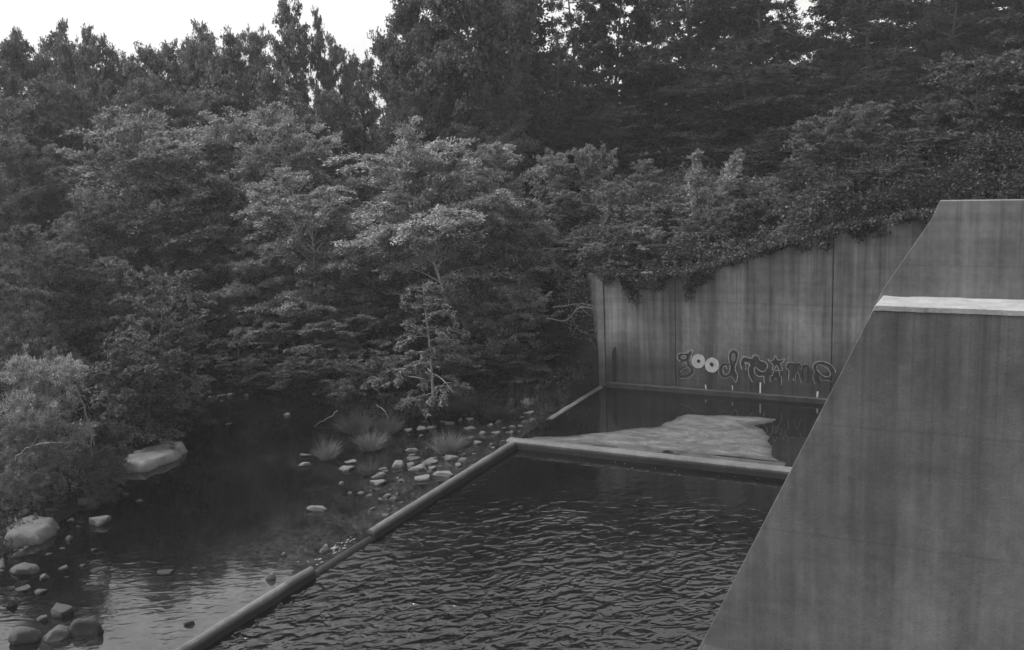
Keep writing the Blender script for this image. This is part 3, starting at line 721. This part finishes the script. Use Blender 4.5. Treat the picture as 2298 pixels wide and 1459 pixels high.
proto('locust2', seed=32, H=7, R0=2.4, cb=.18, prof='dome', nl=34, up=.45, droop=-.7, leaf=.088, nleaf=78000, aspect=.5, twig=.38, trunk=.07, spread=.07)
proto('locust3', seed=33, H=7, R0=2.5, cb=.25, prof='round', stems=2, nl=20, up=.5, droop=-.6, leaf=.092, nleaf=68000, aspect=.5, twig=.4, trunk=.07, spread=.07, lean=.1)
proto('dome1', seed=41, H=8, R0=3.2, cb=.25, prof='dome', stems=2, nl=24, up=.6, droop=-.5, leaf=.105, nleaf=80000, aspect=.5, twig=.42, trunk=.07, spread=.08, lean=.14)
proto('dome2', seed=42, H=8, R0=3.2, cb=.2, prof='round', stems=1, nl=38, up=.6, droop=-.5, leaf=.105, nleaf=72000, aspect=.5, twig=.42, trunk=.07, spread=.08)
proto('sapling1', seed=51, H=3.6, R0=1.5, cb=.15, prof='cone', nl=20, up=.25, droop=-.75, leaf=.075, nleaf=26000, aspect=.5, twig=.28, trunk=.07, spread=.035, upness=1.6)
proto('sapling2', seed=52, H=4, R0=1.6, cb=.2, prof='round', nl=22, up=.25, droop=-.6, leaf=.08, nleaf=22000, aspect=.5, twig=.28, trunk=.06, spread=.04, upness=1.5)
proto('shrub1', seed=61, H=3, R0=1.6, cb=.06, prof='dome', stems=3, nl=14, up=.5, droop=-.5, leaf=.10, nleaf=22000, aspect=.5, twig=.28, trunk=.04, spread=.05, lean=.2)
proto('shrub2', seed=62, H=3, R0=1.5, cb=.05, prof='round', stems=3, nl=15, up=.6, droop=-.3, leaf=.11, nleaf=20000, aspect=.45, twig=.3, trunk=.04, spread=.05, lean=.25)
proto('spiky', seed=63, H=2.6, R0=.8, cb=.05, prof='cone', stems=5, nl=14, up=1.0, droop=.5, leaf=.10, nleaf=14000, aspect=.3, twig=.25, trunk=.04, spread=.03, lean=.28, upness=.4)
proto('willow', seed=64, H=3, R0=1.5, cb=.06, prof='round', stems=3, nl=18, up=.6, droop=-1.0, leaf=.075, nleaf=42000, aspect=.28, twig=.35, trunk=.04, spread=.05, lean=.2, upness=.3)

trees_made = 0
LEAFK = 1.6
def plant(kind, px, D, top, half, c, label, cat='tree', group=None, name=None, bark=.10, dz=0.0, seed=0):
    """a plant standing at image column px, D metres ahead; its top reaches row `top`"""
    global trees_made
    trees_made += 1
    rr = random.Random(trees_made*13+seed)
    q = gd(px, 600, D); x, y = q[0], q[1]
    # the column leans a little with the roll: refine with the top row
    q = gd(px, top*.5+350, D); x, y = q[0], q[1]
    z = gh(x, y)+dz; zt = gd(px, top, D)[2]; Hh = max(zt-z, .8)
    tm, cm, (H, R0) = PT[kind]; s = Hh/H
    V = half/F*D
    sxy = V/R0
    nm = name or ('shrub' if cat == 'shrub' else ('pine_tree' if kind.startswith('pine') else 'leafy_tree' if cat == 'tree' else 'sapling'))
    r = empty(nm, (x, y, z), rr.uniform(0, 2*pi)); r.scale = (sxy, sxy, s)
    tag(r, label, cat, group)
    a = obj('stem' if cat == 'shrub' else 'trunk', tm, None, r); a.color = g(bark*1.15)
    b = obj('crown', cm, None, r); b.color = g(c*LEAFK)
    return r
exec_trees = True
GF = 'hazy far trees along the left skyline'
ORD = ['first', 'second', 'third', 'fourth', 'fifth', 'sixth', 'seventh', 'eighth', 'ninth', 'tenth', 'eleventh', 'twelfth', 'thirteenth', 'fourteenth', 'fifteenth', 'sixteenth']
far = [(35, 88, 42, 'far1'), (85, 100, 36, 'far2'), (140, 70, 38, 'far1'), (190, 105, 36, 'far2'), (240, 78, 42, 'oak2'), (290, 108, 40, 'far1'), (345, 118, 50, 'far2'), (400, 122, 45, 'far1'), (455, 100, 42, 'far2'), (505, 72, 42, 'far1'), (565, 82, 42, 'far2'), (615, 95, 36, 'oak2'), (662, 8, 50, 'oak1'), (745, 42, 26, 'oak2'), (790, 100, 30, 'far1'), (822, 135, 30, 'far2')]
for i, (px, top, hf, kd) in enumerate(far):
    lab = {12: 'tallest spire-like tree on the left skyline', 13: 'thin narrow see-through tree just right of the tallest skyline tree', 15: 'short tree at the notch of open sky beside the tall dark grove'}.get(i, ORD[i]+' tree from the left in the far skyline row')
    plant(kd, px, 44.5+(i % 3)*1.2, top, hf*1.3, .10, lab, 'tree', GF)  # leaf colour lightened to add distance haze
GM = 'mid height trees before the far skyline row'
mid = [(20, 215, 85, 'dome2'), (120, 185, 85, 'oak2'), (215, 200, 80, 'dome1'), (320, 185, 85, 'oak1'), (430, 200, 85, 'dome2'), (545, 170, 80, 'oak2'), (650, 165, 75, 'oak1'), (740, 215, 70, 'dome1'), (815, 245, 60, 'oak2')]
for i, (px, top, hf, kd) in enumerate(mid):
    plant(kd, px, 40+(i % 3)*.8, top, hf*1.12, .088, ORD[i]+' tree from the left in the belt just below the skyline trees', 'tree', GM)  # leaf tone raised here too, haze put into the colour
GT = 'tall grove right of the sky notch'
tall = [(900, 22, 62, 'far1', 42), (965, -25, 75, 'far2', 42.5), (1050, -70, 95, 'far1', 41), (1140, -60, 90, 'oak1', 43), (1110, 190, 75, 'dome2', 39.5), (930, 180, 85, 'dome1', 41), (1020, 230, 85, 'oak2', 40)]
tl = ['outermost tree of the tall grove, edging the open sky notch', 'tall rounded tree second from the sky notch', 'tallest broad tree of the grove behind the bright tree', 'tall dark-sided tree at the right end of the grove', 'drooping tree with hanging sprays at the right front of the grove', 'lower leafy tree filling the front of the grove', 'half-height tree between the grove and the bright tree']
for (px, top, hf, kd, D), lb in zip(tall, tl): plant(kd, px, D, top, hf*1.15, .07, lb, 'tree', GT)
GR = 'dark woods on the embankment'
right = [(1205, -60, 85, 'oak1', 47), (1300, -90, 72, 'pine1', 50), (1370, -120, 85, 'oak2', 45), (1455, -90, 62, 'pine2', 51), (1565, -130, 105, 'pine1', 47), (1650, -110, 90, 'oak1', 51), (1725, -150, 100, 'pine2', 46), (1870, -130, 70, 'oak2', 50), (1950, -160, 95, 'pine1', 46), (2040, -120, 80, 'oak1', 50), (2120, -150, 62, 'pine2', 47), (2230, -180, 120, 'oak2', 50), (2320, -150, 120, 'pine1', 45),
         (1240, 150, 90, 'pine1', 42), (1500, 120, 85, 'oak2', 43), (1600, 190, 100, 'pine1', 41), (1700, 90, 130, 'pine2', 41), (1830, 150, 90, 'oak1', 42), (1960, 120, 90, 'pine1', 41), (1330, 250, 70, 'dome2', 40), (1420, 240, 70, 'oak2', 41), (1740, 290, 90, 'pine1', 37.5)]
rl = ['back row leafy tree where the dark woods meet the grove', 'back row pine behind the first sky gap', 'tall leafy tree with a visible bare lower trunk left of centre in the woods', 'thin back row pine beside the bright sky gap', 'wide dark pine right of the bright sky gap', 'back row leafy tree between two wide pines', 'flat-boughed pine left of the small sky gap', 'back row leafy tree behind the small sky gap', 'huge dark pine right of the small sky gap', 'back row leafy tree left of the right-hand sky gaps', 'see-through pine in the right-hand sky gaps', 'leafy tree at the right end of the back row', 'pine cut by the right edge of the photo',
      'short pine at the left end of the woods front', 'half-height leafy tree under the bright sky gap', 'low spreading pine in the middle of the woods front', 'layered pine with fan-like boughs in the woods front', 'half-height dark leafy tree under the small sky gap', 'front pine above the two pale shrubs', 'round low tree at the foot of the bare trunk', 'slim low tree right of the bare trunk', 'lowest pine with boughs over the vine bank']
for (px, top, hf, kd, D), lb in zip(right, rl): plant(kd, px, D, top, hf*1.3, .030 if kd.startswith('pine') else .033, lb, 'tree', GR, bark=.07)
# trees between river and woods
plant('locust1', 1000, 30.6, 303, 185, .20, 'bright leafy tree with pale forked trunk in the middle of the photo', 'tree', name='locust_tree', bark=.38)
plant('locust2', 1130, 32, 330, 150, .17, 'bright full crowned tree just right of the forked one', 'tree', name='locust_tree', bark=.16)
plant('locust3', 705, 32, 395, 165, .165, 'pale green tree with twin trunks left of the bright forked tree', 'tree', name='locust_tree', bark=.32)
plant('dome1', 350, 35.5, 262, 190, .155, 'left third of the wide domed trees below the far skyline', 'tree', bark=.1)
plant('dome2', 505, 36.5, 266, 165, .155, 'middle one of the wide domed trees below the far skyline', 'tree', bark=.1)
plant('dome1', 665, 35.5, 252, 150, .165, 'right one of the wide domed trees, its branches reaching right', 'tree', bark=.1)
low = [('locust2', 1200, 31, 470, 85, .085, 'drooping leafy tree leaning toward the wing wall'), ('sapling2', 1290, 30.5, 560, 75, .075, 'thin leafy tree in front of the wing wall top'),
 ('locust3', 470, 34, 470, 150, .07, 'shaded tree under the left domed tree'), ('locust2', 840, 36, 400, 90, .075, 'darker tree between the twin-trunk tree and the bright tree'), ('locust2', 600, 32.5, 520, 120, .078, 'leafy tree left of the twin trunks over the river inlet'),
 ('locust3', 240, 33.5, 440, 120, .062, 'dark leafy tree behind the left bank bushes'), ('dome2', 60, 36, 300, 120, .06, 'dark round tree at the left edge of the woods'), ('locust3', 130, 33, 520, 110, .07, 'shaded tree behind the bright left bank bush'),
 ('locust2', 920, 34, 560, 110, .07, 'shaded low tree behind the forked trunk'), ('locust2', 1095, 30.5, 580, 90, .078, 'low leafy tree under the bright full crowned tree'), ('sapling2', 1150, 29.3, 640, 95, .078, 'spreading sapling right of the layered one'),
 ('sapling2', 520, 32, 640, 120, .066, 'arching sapling over the dark inlet'), ('sapling2', 660, 31, 700, 120, .064, 'low arching sapling right of the dark inlet'), ('sapling2', 800, 29.5, 700, 110, .07, 'leafy sapling left of the layered one'), ('locust3', 400, 33, 600, 100, .055, 'dark tree at the head of the river inlet'), ('locust2', 745, 30.8, 600, 110, .066, 'dark bushy tree below the twin trunks')]
for kd, px, D, top, hf, c, lb in low: plant(kd, px, D, top, hf*.95, c*1.45, lb, 'tree')
plant('sapling1', 957, 26.3, 640, 125, .095, 'small layered sapling with a thin pale trunk at the water edge', 'sapling', bark=.26)
# left bank
plant('locust2', -10, 21.5, 640, 95, .085, 'leafy tree cut by the left edge behind the bright rounded bush', 'tree', bark=.12)
plant('locust2', 70, 27, 510, 125, .088, 'bright topped tree at the left edge above the river', 'tree', bark=.12)
plant('locust3', 215, 28, 560, 110, .07, 'middle tree of the left bank clump', 'tree', bark=.12)
plant('sapling2', 345, 25.6, 585, 120, .075, 'sapling with spreading layered boughs leaning over the flat slab', 'sapling', bark=.14)
plant('shrub1', 300, 24.5, 770, 120, .066, 'bushy shrub hanging over the river above the flat slab', 'shrub', bark=.12)
plant('shrub2', 380, 25.8, 800, 80, .05, 'dark shrub at the point of the left bank', 'shrub', bark=.12)
plant('willow', 68, 20.6, 800, 95, .175, 'bright rounded fine-leaved bush at the left edge of the river', 'shrub', bark=.12)
plant('willow', 25, 19.6, 950, 75, .085, 'lower dim bush with bare twigs at the left edge', 'shrub', bark=.12)
plant('shrub2', 220, 21.6, 950, 55, .05, 'small dark bush beside the round boulder', 'shrub', bark=.12)
plant('willow', 200, 20.2, 1010, 55, .05, 'low weedy bush on the bank above the pale wedge stone', 'shrub', bark=.12)
GS = 'shrubs in the undergrowth beyond the shoal'
for i, (kd, px, D, top, hf, c, lb) in enumerate([('shrub1', 830, 27.6, 800, 95, .055, 'shrub with sprays just left of the pale sapling trunk'), ('shrub2', 1050, 28, 780, 90, .05, 'dark shrub right of the pale sapling trunk'), ('shrub1', 1160, 28.4, 790, 85, .055, 'shrub with drooping boughs above the shoal top end'),
  ('shrub2', 1255, 29, 800, 45, .035, 'small shrub at the foot of the wing wall'), ('shrub1', 700, 29, 800, 100, .045, 'shaded shrub on the far bank left of the tussocks'), ('shrub2', 590, 30, 800, 100, .035, 'very dark shrub right of the inlet'), ('shrub1', 470, 33.5, 760, 90, .025, 'very dark shrub behind the inlet stones'), ('shrub2', 900, 30, 700, 90, .05, 'shrub hiding the foot of the forked trunk'), ('shrub1', 1000, 30, 690, 80, .06, 'shrub right behind the layered sapling')]):
    plant(kd, px, D, top, hf*.9, c, lb, 'shrub', GS)
# embankment shrubs
emb = [('spiky', 1590, 29.6, 345, 75, .13, 'pale shrub with upright finger-like shoots on the vine bank'), ('shrub2', 1830, 33, 268, 75, .075, 'left one of two pale shrubs under the front pine'), ('shrub2', 1925, 32.5, 236, 85, .08, 'right, taller one of two pale shrubs under the front pine'),
 ('shrub1', 2190, 30, 125, 165, .05, 'great dark bush above the raised wall block'), ('shrub2', 2310, 29, 190, 110, .045, 'dark bush cut by the right edge above the wall'), ('shrub1', 2030, 31, 290, 90, .055, 'mid sized bush left of the great dark bush'), ('shrub1', 1385, 31.5, 405, 70, .095, 'rounded pale shrub on the vine bank'), ('shrub2', 1290, 33, 430, 75, .08, 'low shrub on the vine bank beside the bright trees'),
 ('shrub1', 1700, 31, 400, 95, .07, 'low shrub right of the finger-like shoots'), ('shrub2', 1480, 30, 455, 85, .075, 'low leafy shrub over the wall above the first joint'), ('shrub1', 1900, 29.5, 385, 100, .058, 'low shrub over the wall near the second joint'), ('shrub2', 2120, 28.8, 330, 110, .045, 'dark low shrub just behind the raised wall block'), ('shrub1', 1400, 29, 500, 70, .06, 'small shrub over the left end of the wall')]
more = [(1350, 29.2, 545, 55), (1450, 28.6, 525, 60), (1540, 28.4, 500, 65), (1620, 28.2, 478, 60), (1700, 28, 455, 65), (1780, 27.8, 440, 60), (1860, 27.6, 425, 65), (1950, 27.5, 410, 65), (2040, 27.4, 395, 65), (1560, 30.5, 430, 60), (1660, 30, 415, 60), (1780, 29.8, 385, 70), (1250, 35, 350, 70), (1340, 35, 352, 60), (1440, 35, 372, 60), (2230, 27.5, 390, 80)]
for i, (px, D, top, hf) in enumerate(more):
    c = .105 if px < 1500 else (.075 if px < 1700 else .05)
    plant(('shrub1', 'shrub2', 'locust2')[i % 3], px, D, top-(i*37 % 23), hf*.8, c*1.2, ORD[i]+' of the low bushes counted along the embankment above the graffiti wall', 'shrub', 'low bushes above the graffiti wall', bark=.1)
for kd, px, D, top, hf, c, lb in emb: plant(kd, px, D, top, hf*.82, c*1.15, lb, 'shrub')
print('plants', trees_made)

# vines blanketing the embankment, one uncountable mass
def vines():
    R = np.random.default_rng(7); n = 170000
    U = R.uniform(-13.5, 4.5, n*2); Vv = 26.45+R.random(n*2)**1.25*11
    keep = (U > -11.0-np.clip(Vv-26.3, 0, 6)*.75-.8); U, Vv = U[keep][:n], Vv[keep][:n]
    h = ground(U, Vv); lump = .42+.34*bn(U, Vv, .9, 3)+.20*bn(U, Vv, 2.3, 1)+.13*bn(U, Vv, 5.5, 2)
    depth = R.random(len(U))**3
    Z = h+np.clip(lump*1.15, .03, 1.6)*(1-depth*.6)+R.normal(size=len(U))*.07
    P = np.stack([U, Vv, Z], 1)
    eps = .15
    gx = (bn(U+eps, Vv, 1.1, 3)-bn(U-eps, Vv, 1.1, 3))*.7; gy = (bn(U, Vv+eps, 1.1, 3)-bn(U, Vv-eps, 1.1, 3))*.7
    A = R.normal(size=(len(U), 3)); A[:, 2] = -.2; A[:, 1] -= .3
    V1, F1 = leaves(R, P, A, .074, .7, .8)
    # trailing sprays
    tp = []
    for k_ in range(900):
        u = R.uniform(-12, 3); v = 26.5+R.random()*9; z = gh(u, v)+.45; d = R.normal(size=3); d[2] = abs(d[2])*.5+.2
        c = curve(R, (u, v, z), d, R.uniform(.3, .8), 5, -1.2, .1); t = R.random(22)*5; i0 = np.minimum(t.astype(int), 4)
        tp.append(c[i0]+(c[np.minimum(i0+1, 5)]-c[i0])*(t-i0)[:, None]+R.normal(size=(22, 3))*.03)
    tp = np.concatenate(tp); V2, F2 = leaves(R, tp, R.normal(size=tp.shape), .09, .6, 1.0)
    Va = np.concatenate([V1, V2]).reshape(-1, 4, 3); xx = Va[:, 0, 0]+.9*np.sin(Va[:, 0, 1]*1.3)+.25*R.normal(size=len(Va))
    for nm_, kk, c_, lb_ in (('vine_cover', xx < -5.5, .09, 'pale tangled vines blanketing the left part of the embankment'), ('dark_vines', xx >= -5.5, .036, 'darker tangled vines covering the embankment behind the higher end of the wall')):  # one leaf mass split by position, the right part coloured darker
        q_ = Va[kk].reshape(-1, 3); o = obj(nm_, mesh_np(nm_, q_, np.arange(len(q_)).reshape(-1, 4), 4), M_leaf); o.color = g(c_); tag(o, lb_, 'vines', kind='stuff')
    # ivy hanging over the wall edge
    R = np.random.default_rng(8); P = []
    for k_ in range(1500):
        u = R.uniform(-10.8, -1.7)
        if bn(np.array(u), np.array(2.), 2.2) < -.1 and R.random() < .8: continue
        w = np.interp(u, [-10.8, -10, -8.8, -7.6, -6.8, -5.5, -4.2, -3.2, -1.7], [.15, .35, .45, .25, .06, .08, .28, .16, .28])
        L = .8*w*(R.random()**2*2.3+.1)*(.75+.6*bn(np.array(u), np.array(0.), 3.1)); L = max(float(L), .05)
        z0 = float(walltop(u)); n_ = int(12+L*60)
        s = R.random(n_)
        P.append(np.stack([u+R.normal(size=n_)*.06, VW-.03-R.random(n_)*.10-(.05+.25*R.random()**2)*np.sin(s*pi), z0+.12-s*(L+.12)+R.normal(size=n_)*.03], 1))
    P = np.concatenate(P); A = R.normal(size=P.shape)*.6; A[:, 2] -= 1; 
    Vv_, Ff = leaves(R, P, A, .062, .8, .2)
    me = mesh_np('ivy', Vv_, Ff, 4); o = obj('ivy', me, M_leaf); o.color = g(.055)
    tag(o, 'dark ivy hanging over the edge of the graffiti wall', 'ivy', kind='stuff')
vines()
def undergrowth():
    R = np.random.default_rng(9); n = 160000
    D = 24+R.random(n)**1.2*30; px = R.uniform(-60, 1330, n)
    X = np.empty(n); Y = np.empty(n)
    lat = (px-1149)/F*D*1.02; X = lat*cos(TH)-D*sin(TH); Y = lat*sin(TH)+D*cos(TH)
    d = poly_sd(X, Y, RIV); k_ = (d > .02) & ~((X > -10.9) & (Y < 27)) & (X < -10.6-np.clip(Y-26.3, 0, 4)*.7)
    X, Y = X[k_], Y[k_]; h = ground(X, Y); lump = np.clip(.25+.2*bn(X, Y, .9, 2)+.15*bn(X, Y, 2.3, 5), .03, 1)*np.clip(poly_sd(X, Y, RIV)/.8, .45, 1)
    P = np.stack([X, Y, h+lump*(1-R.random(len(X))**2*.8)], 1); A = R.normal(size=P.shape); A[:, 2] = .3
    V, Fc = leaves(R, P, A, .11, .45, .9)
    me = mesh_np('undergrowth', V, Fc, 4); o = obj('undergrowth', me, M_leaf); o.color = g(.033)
    tag(o, 'dark weeds and leaf litter covering the banks under the trees', 'undergrowth', kind='stuff')
    n = 60000; D = 24+R.random(n)*8; px = R.uniform(540, 1330, n); lat = (px-1149)/F*D*1.02; X = lat*cos(TH)-D*sin(TH); Y = lat*sin(TH)+D*cos(TH)
    d = poly_sd(X, Y, RIV); k_ = (d > -.25*R.random(n)) & (d < 2.2) & (X < -10.75) & (bn(X, Y, 1.7, 4) > -.9); X, Y = X[k_], Y[k_]; h = ground(X, Y)
    P = np.stack([X, Y, h+R.random(len(X))**1.5*np.clip(.22+.16*bn(X, Y, 2.1, 1), .05, .6)], 1); A = R.normal(size=P.shape)*.7; A[:, 2] = 1.4
    V, Fc = leaves(R, P, A, .16, .12, .2); me = mesh_np('shore_weeds', V, Fc, 4); o = obj('shore_weeds', me, M_blade); o.color = g(.05)
    tag(o, 'ragged grass and weeds fringing the far shore of the river', 'weeds', kind='stuff')
    # weeds on the left bank
    n = 60000; D = 9+R.random(n)*18; px = R.uniform(-300, 420, n); lat = (px-1149)/F*D; X = lat*cos(TH)-D*sin(TH); Y = lat*sin(TH)+D*cos(TH)
    d = poly_sd(X, Y, RIV); k_ = (d > .05); X, Y = X[k_], Y[k_]; h = ground(X, Y)
    lump = np.clip(.15+.12*bn(X, Y, 1.5, 2)+.1*bn(X, Y, 3.3, 5), .0, .6)
    P = np.stack([X, Y, h+(lump+.05)*R.random(len(X))], 1); A = R.normal(size=P.shape); A[:, 2] = .9
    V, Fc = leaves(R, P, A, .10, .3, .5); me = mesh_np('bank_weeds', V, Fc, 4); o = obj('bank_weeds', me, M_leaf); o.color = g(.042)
    tag(o, 'low weeds along the left river bank', 'weeds', kind='stuff')
undergrowth()

def distant_woods():
    R = np.random.default_rng(17); n = 60000; D = R.uniform(58, 70, n); px = R.uniform(-150, 2450, n); lat = (px-1149)/F*D; X = lat*cos(TH)-D*sin(TH); Y = lat*sin(TH)+D*cos(TH)
    h = ground(X, Y)+np.clip(D-60, 0, 60)*.1; top = 3.2+1.3*bn(X, Y, .35, 2)+.8*bn(X, Y, 1.1, 4)
    P = np.stack([X, Y, h+np.clip(top, .8, 9)*R.random(n)**.7], 1); A = R.normal(size=P.shape)
    V, Fc = leaves(R, P, A, .42, .6, .6); me = mesh_np('distant_woods', V, Fc, 4); o = obj('distant_woods', me, M_leaf); o.color = g(.04)
    tag(o, 'dim far-off woodland seen between the trunks', 'woods', kind='stuff')
distant_woods()

# grass tussocks
def tuss_mesh(seed, n=700, H=1.0, Rr=.35, lean=.9):
    R = np.random.default_rng(seed); V = []; Fs = []
    for i in range(n):
        a = R.uniform(0, 2*pi); r = Rr*R.random()**.6; b = np.array([cos(a)*r, sin(a)*r, 0]); out = np.array([cos(a), sin(a), 0])*(lean*(.25+r/Rr*.8))*R.uniform(.5, 1.2)+np.array([R.normal()*.28+.18, R.normal()*.28, 1])
        out /= np.linalg.norm(out); L = H*R.uniform(.25, 1.1); w = .008*R.uniform(.8, 1.5); S = np.cross(out, R.normal(size=3)); S /= np.linalg.norm(S)
        k0 = len(V); p = b.copy(); d = out.copy(); ns = 4
        for j in range(ns+1):
            ww = w*(1-j/ns*.9); V.append(p-S*ww); V.append(p+S*ww); p = p+d*L/ns; d = d+np.array([out[0]*.18, out[1]*.18, -.16]); d /= np.linalg.norm(d)
        for j in range(ns): Fs.append((k0+2*j, k0+2*j+1, k0+2*j+3, k0+2*j+2))
    me = mesh_np('tussock', np.array(V), np.array(Fs), 4); me.materials.append(M_blade); return me
TM = [tuss_mesh(1), tuss_mesh(2), tuss_mesh(3, 1100, 1.0, .6, .7)]
tus = [(440, 700, 190, 175, 0, .13, 'left-hand pale grass tussock standing in the river'), (755, 632, 230, 180, 1, .12, 'wide pale grass tussock in front of the big dark clump'), (1325, 660, 240, 185, 0, .12, 'pale grass tussock behind the rounded stone in the shoal'),
       (745, 812, 150, 130, 1, .08, 'nearest small dark tussock behind the diamond shaped stone'), (640, 490, 300, 160, 2, .065, 'left half of the big dark grass clump at the far bank'), (880, 500, 240, 140, 2, .065, 'right half of the big dark grass clump at the far bank'),
       (1700, 400, 230, 130, 2, .05, 'dim grass patch among stones at the shoal top end'), (1430, 610, 110, 110, 1, .10, 'small tuft attached to the right of the shoal tussock'), (1400, 330, 260, 110, 2, .045, 'dim grass patch right of the pale sapling trunk'), (2110, 280, 160, 90, 2, .04, 'dim grass patch at the foot of the wing wall')]
for i, (x, y, w, h, k_, c, lb) in enumerate(tus):
    px, py = 600+x/3.283, 820+y/3.283; p = gz(px, py, -.12)
    for _ in range(5): z0 = max(gh(p[0], p[1]), -.16); p = gz(px, py, z0)
    D = float(np.linalg.norm(p-E0)); o = bpy.data.objects.new('grass_tussock', TM[k_]); col.objects.link(o)
    s = w/3.283*D/F/(1.5 if k_ < 2 else 2.0); hz = h/3.283*D/F/.85
    o.location = (p[0]+FW[0]*s*.2, p[1]+FW[1]*s*.2, z0-.03); o.scale = (s, s, hz); o.rotation_euler = (0, 0, i*1.3); o.color = g(c*1.2)
    tag(o, lb, 'grass', 'grass tussocks by the river')

# bare branches
def branch(name, pts, r, label, cat='branch', c=.16, sub=4, seed=1):
    R = np.random.default_rng(seed); P = np.array([gd(a, b, D) for a, b, D in pts])
    t = np.linspace(0, len(P)-1, 12); i0 = np.minimum(t.astype(int), len(P)-2); C = P[i0]+(P[i0+1]-P[i0])*(t-i0)[:, None]; C = C+R.normal(size=C.shape)*.015
    paths = [(C, r, r*.35)]
    for k_ in range(sub):
        i = int(R.integers(3, 10)); d = C[i+1]-C[i]; d = d/np.linalg.norm(d)+R.normal(size=3)*.55
        paths.append((curve(R, C[i], d, R.uniform(.3, .8), 5, -.2, .12), r*.5, r*.15))
    o0 = C[0].copy(); V, Fs = tubes([(p-o0, a, b) for p, a, b in paths], 6); me = mesh_np(name, np.array(V), np.array(Fs), 4); smooth(me)
    o = obj(name, me, M_bark, None, tuple(o0)); o.color = g(c); tag(o, label, cat)
branch('bare_branch', [(1225, 715, 28.3), (1270, 722, 28), (1300, 690, 27.8), (1332, 686, 27.6)], .022, 'bare forked branch reaching toward the wing wall corner', seed=2, c=.11)
branch('bare_branch', [(1240, 690, 28.3), (1290, 682, 28), (1325, 684, 27.9)], .016, 'thin straight bare twig above the forked branch', seed=3, c=.11)
branch('bare_branch', [(1285, 715, 28), (1300, 745, 27.9), (1335, 752, 27.8)], .012, 'thin bare twig drooping in front of the wing wall', seed=4, c=.11)
branch('bare_branch', [(172, 875, 20.6), (195, 930, 20.2), (214, 1000, 19.8)], .03, 'dark leaning bare stem beside the bright rounded bush', seed=5, c=.07)
branch('bare_branch', [(30, 1030, 18.2), (60, 1005, 18.2), (110, 993, 18.2)], .012, 'pale bare twig poking out of the left bank bush', seed=6, c=.2)
branch('bare_branch', [(845, 908, 26.2), (868, 925, 26), (873, 945, 25.9)], .018, 'short curved dead stick above the dark grass clump', seed=7, c=.18, sub=0)
branch('bare_branch', [(760, 920, 26), (735, 940, 25.8), (712, 952, 25.6)], .016, 'dead stick dipping into the river left of the dark clump', seed=8, c=.14, sub=1)
branch('bare_branch', [(620, 640, 33), (660, 670, 32.5), (700, 690, 32.5)], .02, 'grey dead limb slanting toward the twin trunks', seed=9, c=.16)

# ---------------------------------------------------------------- the air itself
def haze():
    k = N('haze'); k.t.nodes.remove(k.b)
    pv = k.n('ShaderNodeVolumePrincipled'); pv.inputs['Color'].default_value = g(.95); pv.inputs['Density'].default_value = .0008; pv.inputs['Anisotropy'].default_value = .1
    k.L(pv.outputs[0], k.out.inputs['Volume'])
    me = bpy.data.meshes.new('haze'); x0, x1, y0, y1, z0, z1 = -75, 40, -12, 95, -8, 26
    me.from_pydata([(x, y, z) for z in (z0, z1) for x, y in ((x0, y0), (x1, y0), (x1, y1), (x0, y1))], [], [(0, 3, 2, 1), (4, 5, 6, 7), (0, 1, 5, 4), (1, 2, 6, 5), (2, 3, 7, 6), (3, 0, 4, 7)]); me.update()
    tag(obj('haze', me, k.m), kind='stuff')
haze()

def floating_leaves():
    R = np.random.default_rng(31); n = 60; U = np.concatenate([R.uniform(-10.4, -4.6, n//2), -10.45+np.abs(R.normal(size=n//2))*.35]); Vv = np.concatenate([20.36-np.abs(R.normal(size=n//2))*.3, R.uniform(8, 20.3, n//2)])
    P = np.stack([U, Vv, np.full(len(U), -.196)], 1); a = R.uniform(0, 6.28, len(U)); A = np.stack([np.cos(a), np.sin(a), 0*a], 1)
    l = R.uniform(.02, .06, (len(U), 1)); S = np.stack([-A[:, 1], A[:, 0], 0*a], 1)
    V = np.stack([P, P+A*l*.5+S*l*.3, P+A*l, P+A*l*.5-S*l*.3+np.array([0, 0, .004])], 1).reshape(-1, 3)
    o = obj('floating_leaves', mesh_np('floating_leaves', V, np.arange(len(V)).reshape(-1, 4), 4), M_leaf); o.color = g(.08)
    tag(o, 'fallen leaves floating along the edges of the rippled basin', 'leaves', kind='stuff')
floating_leaves()
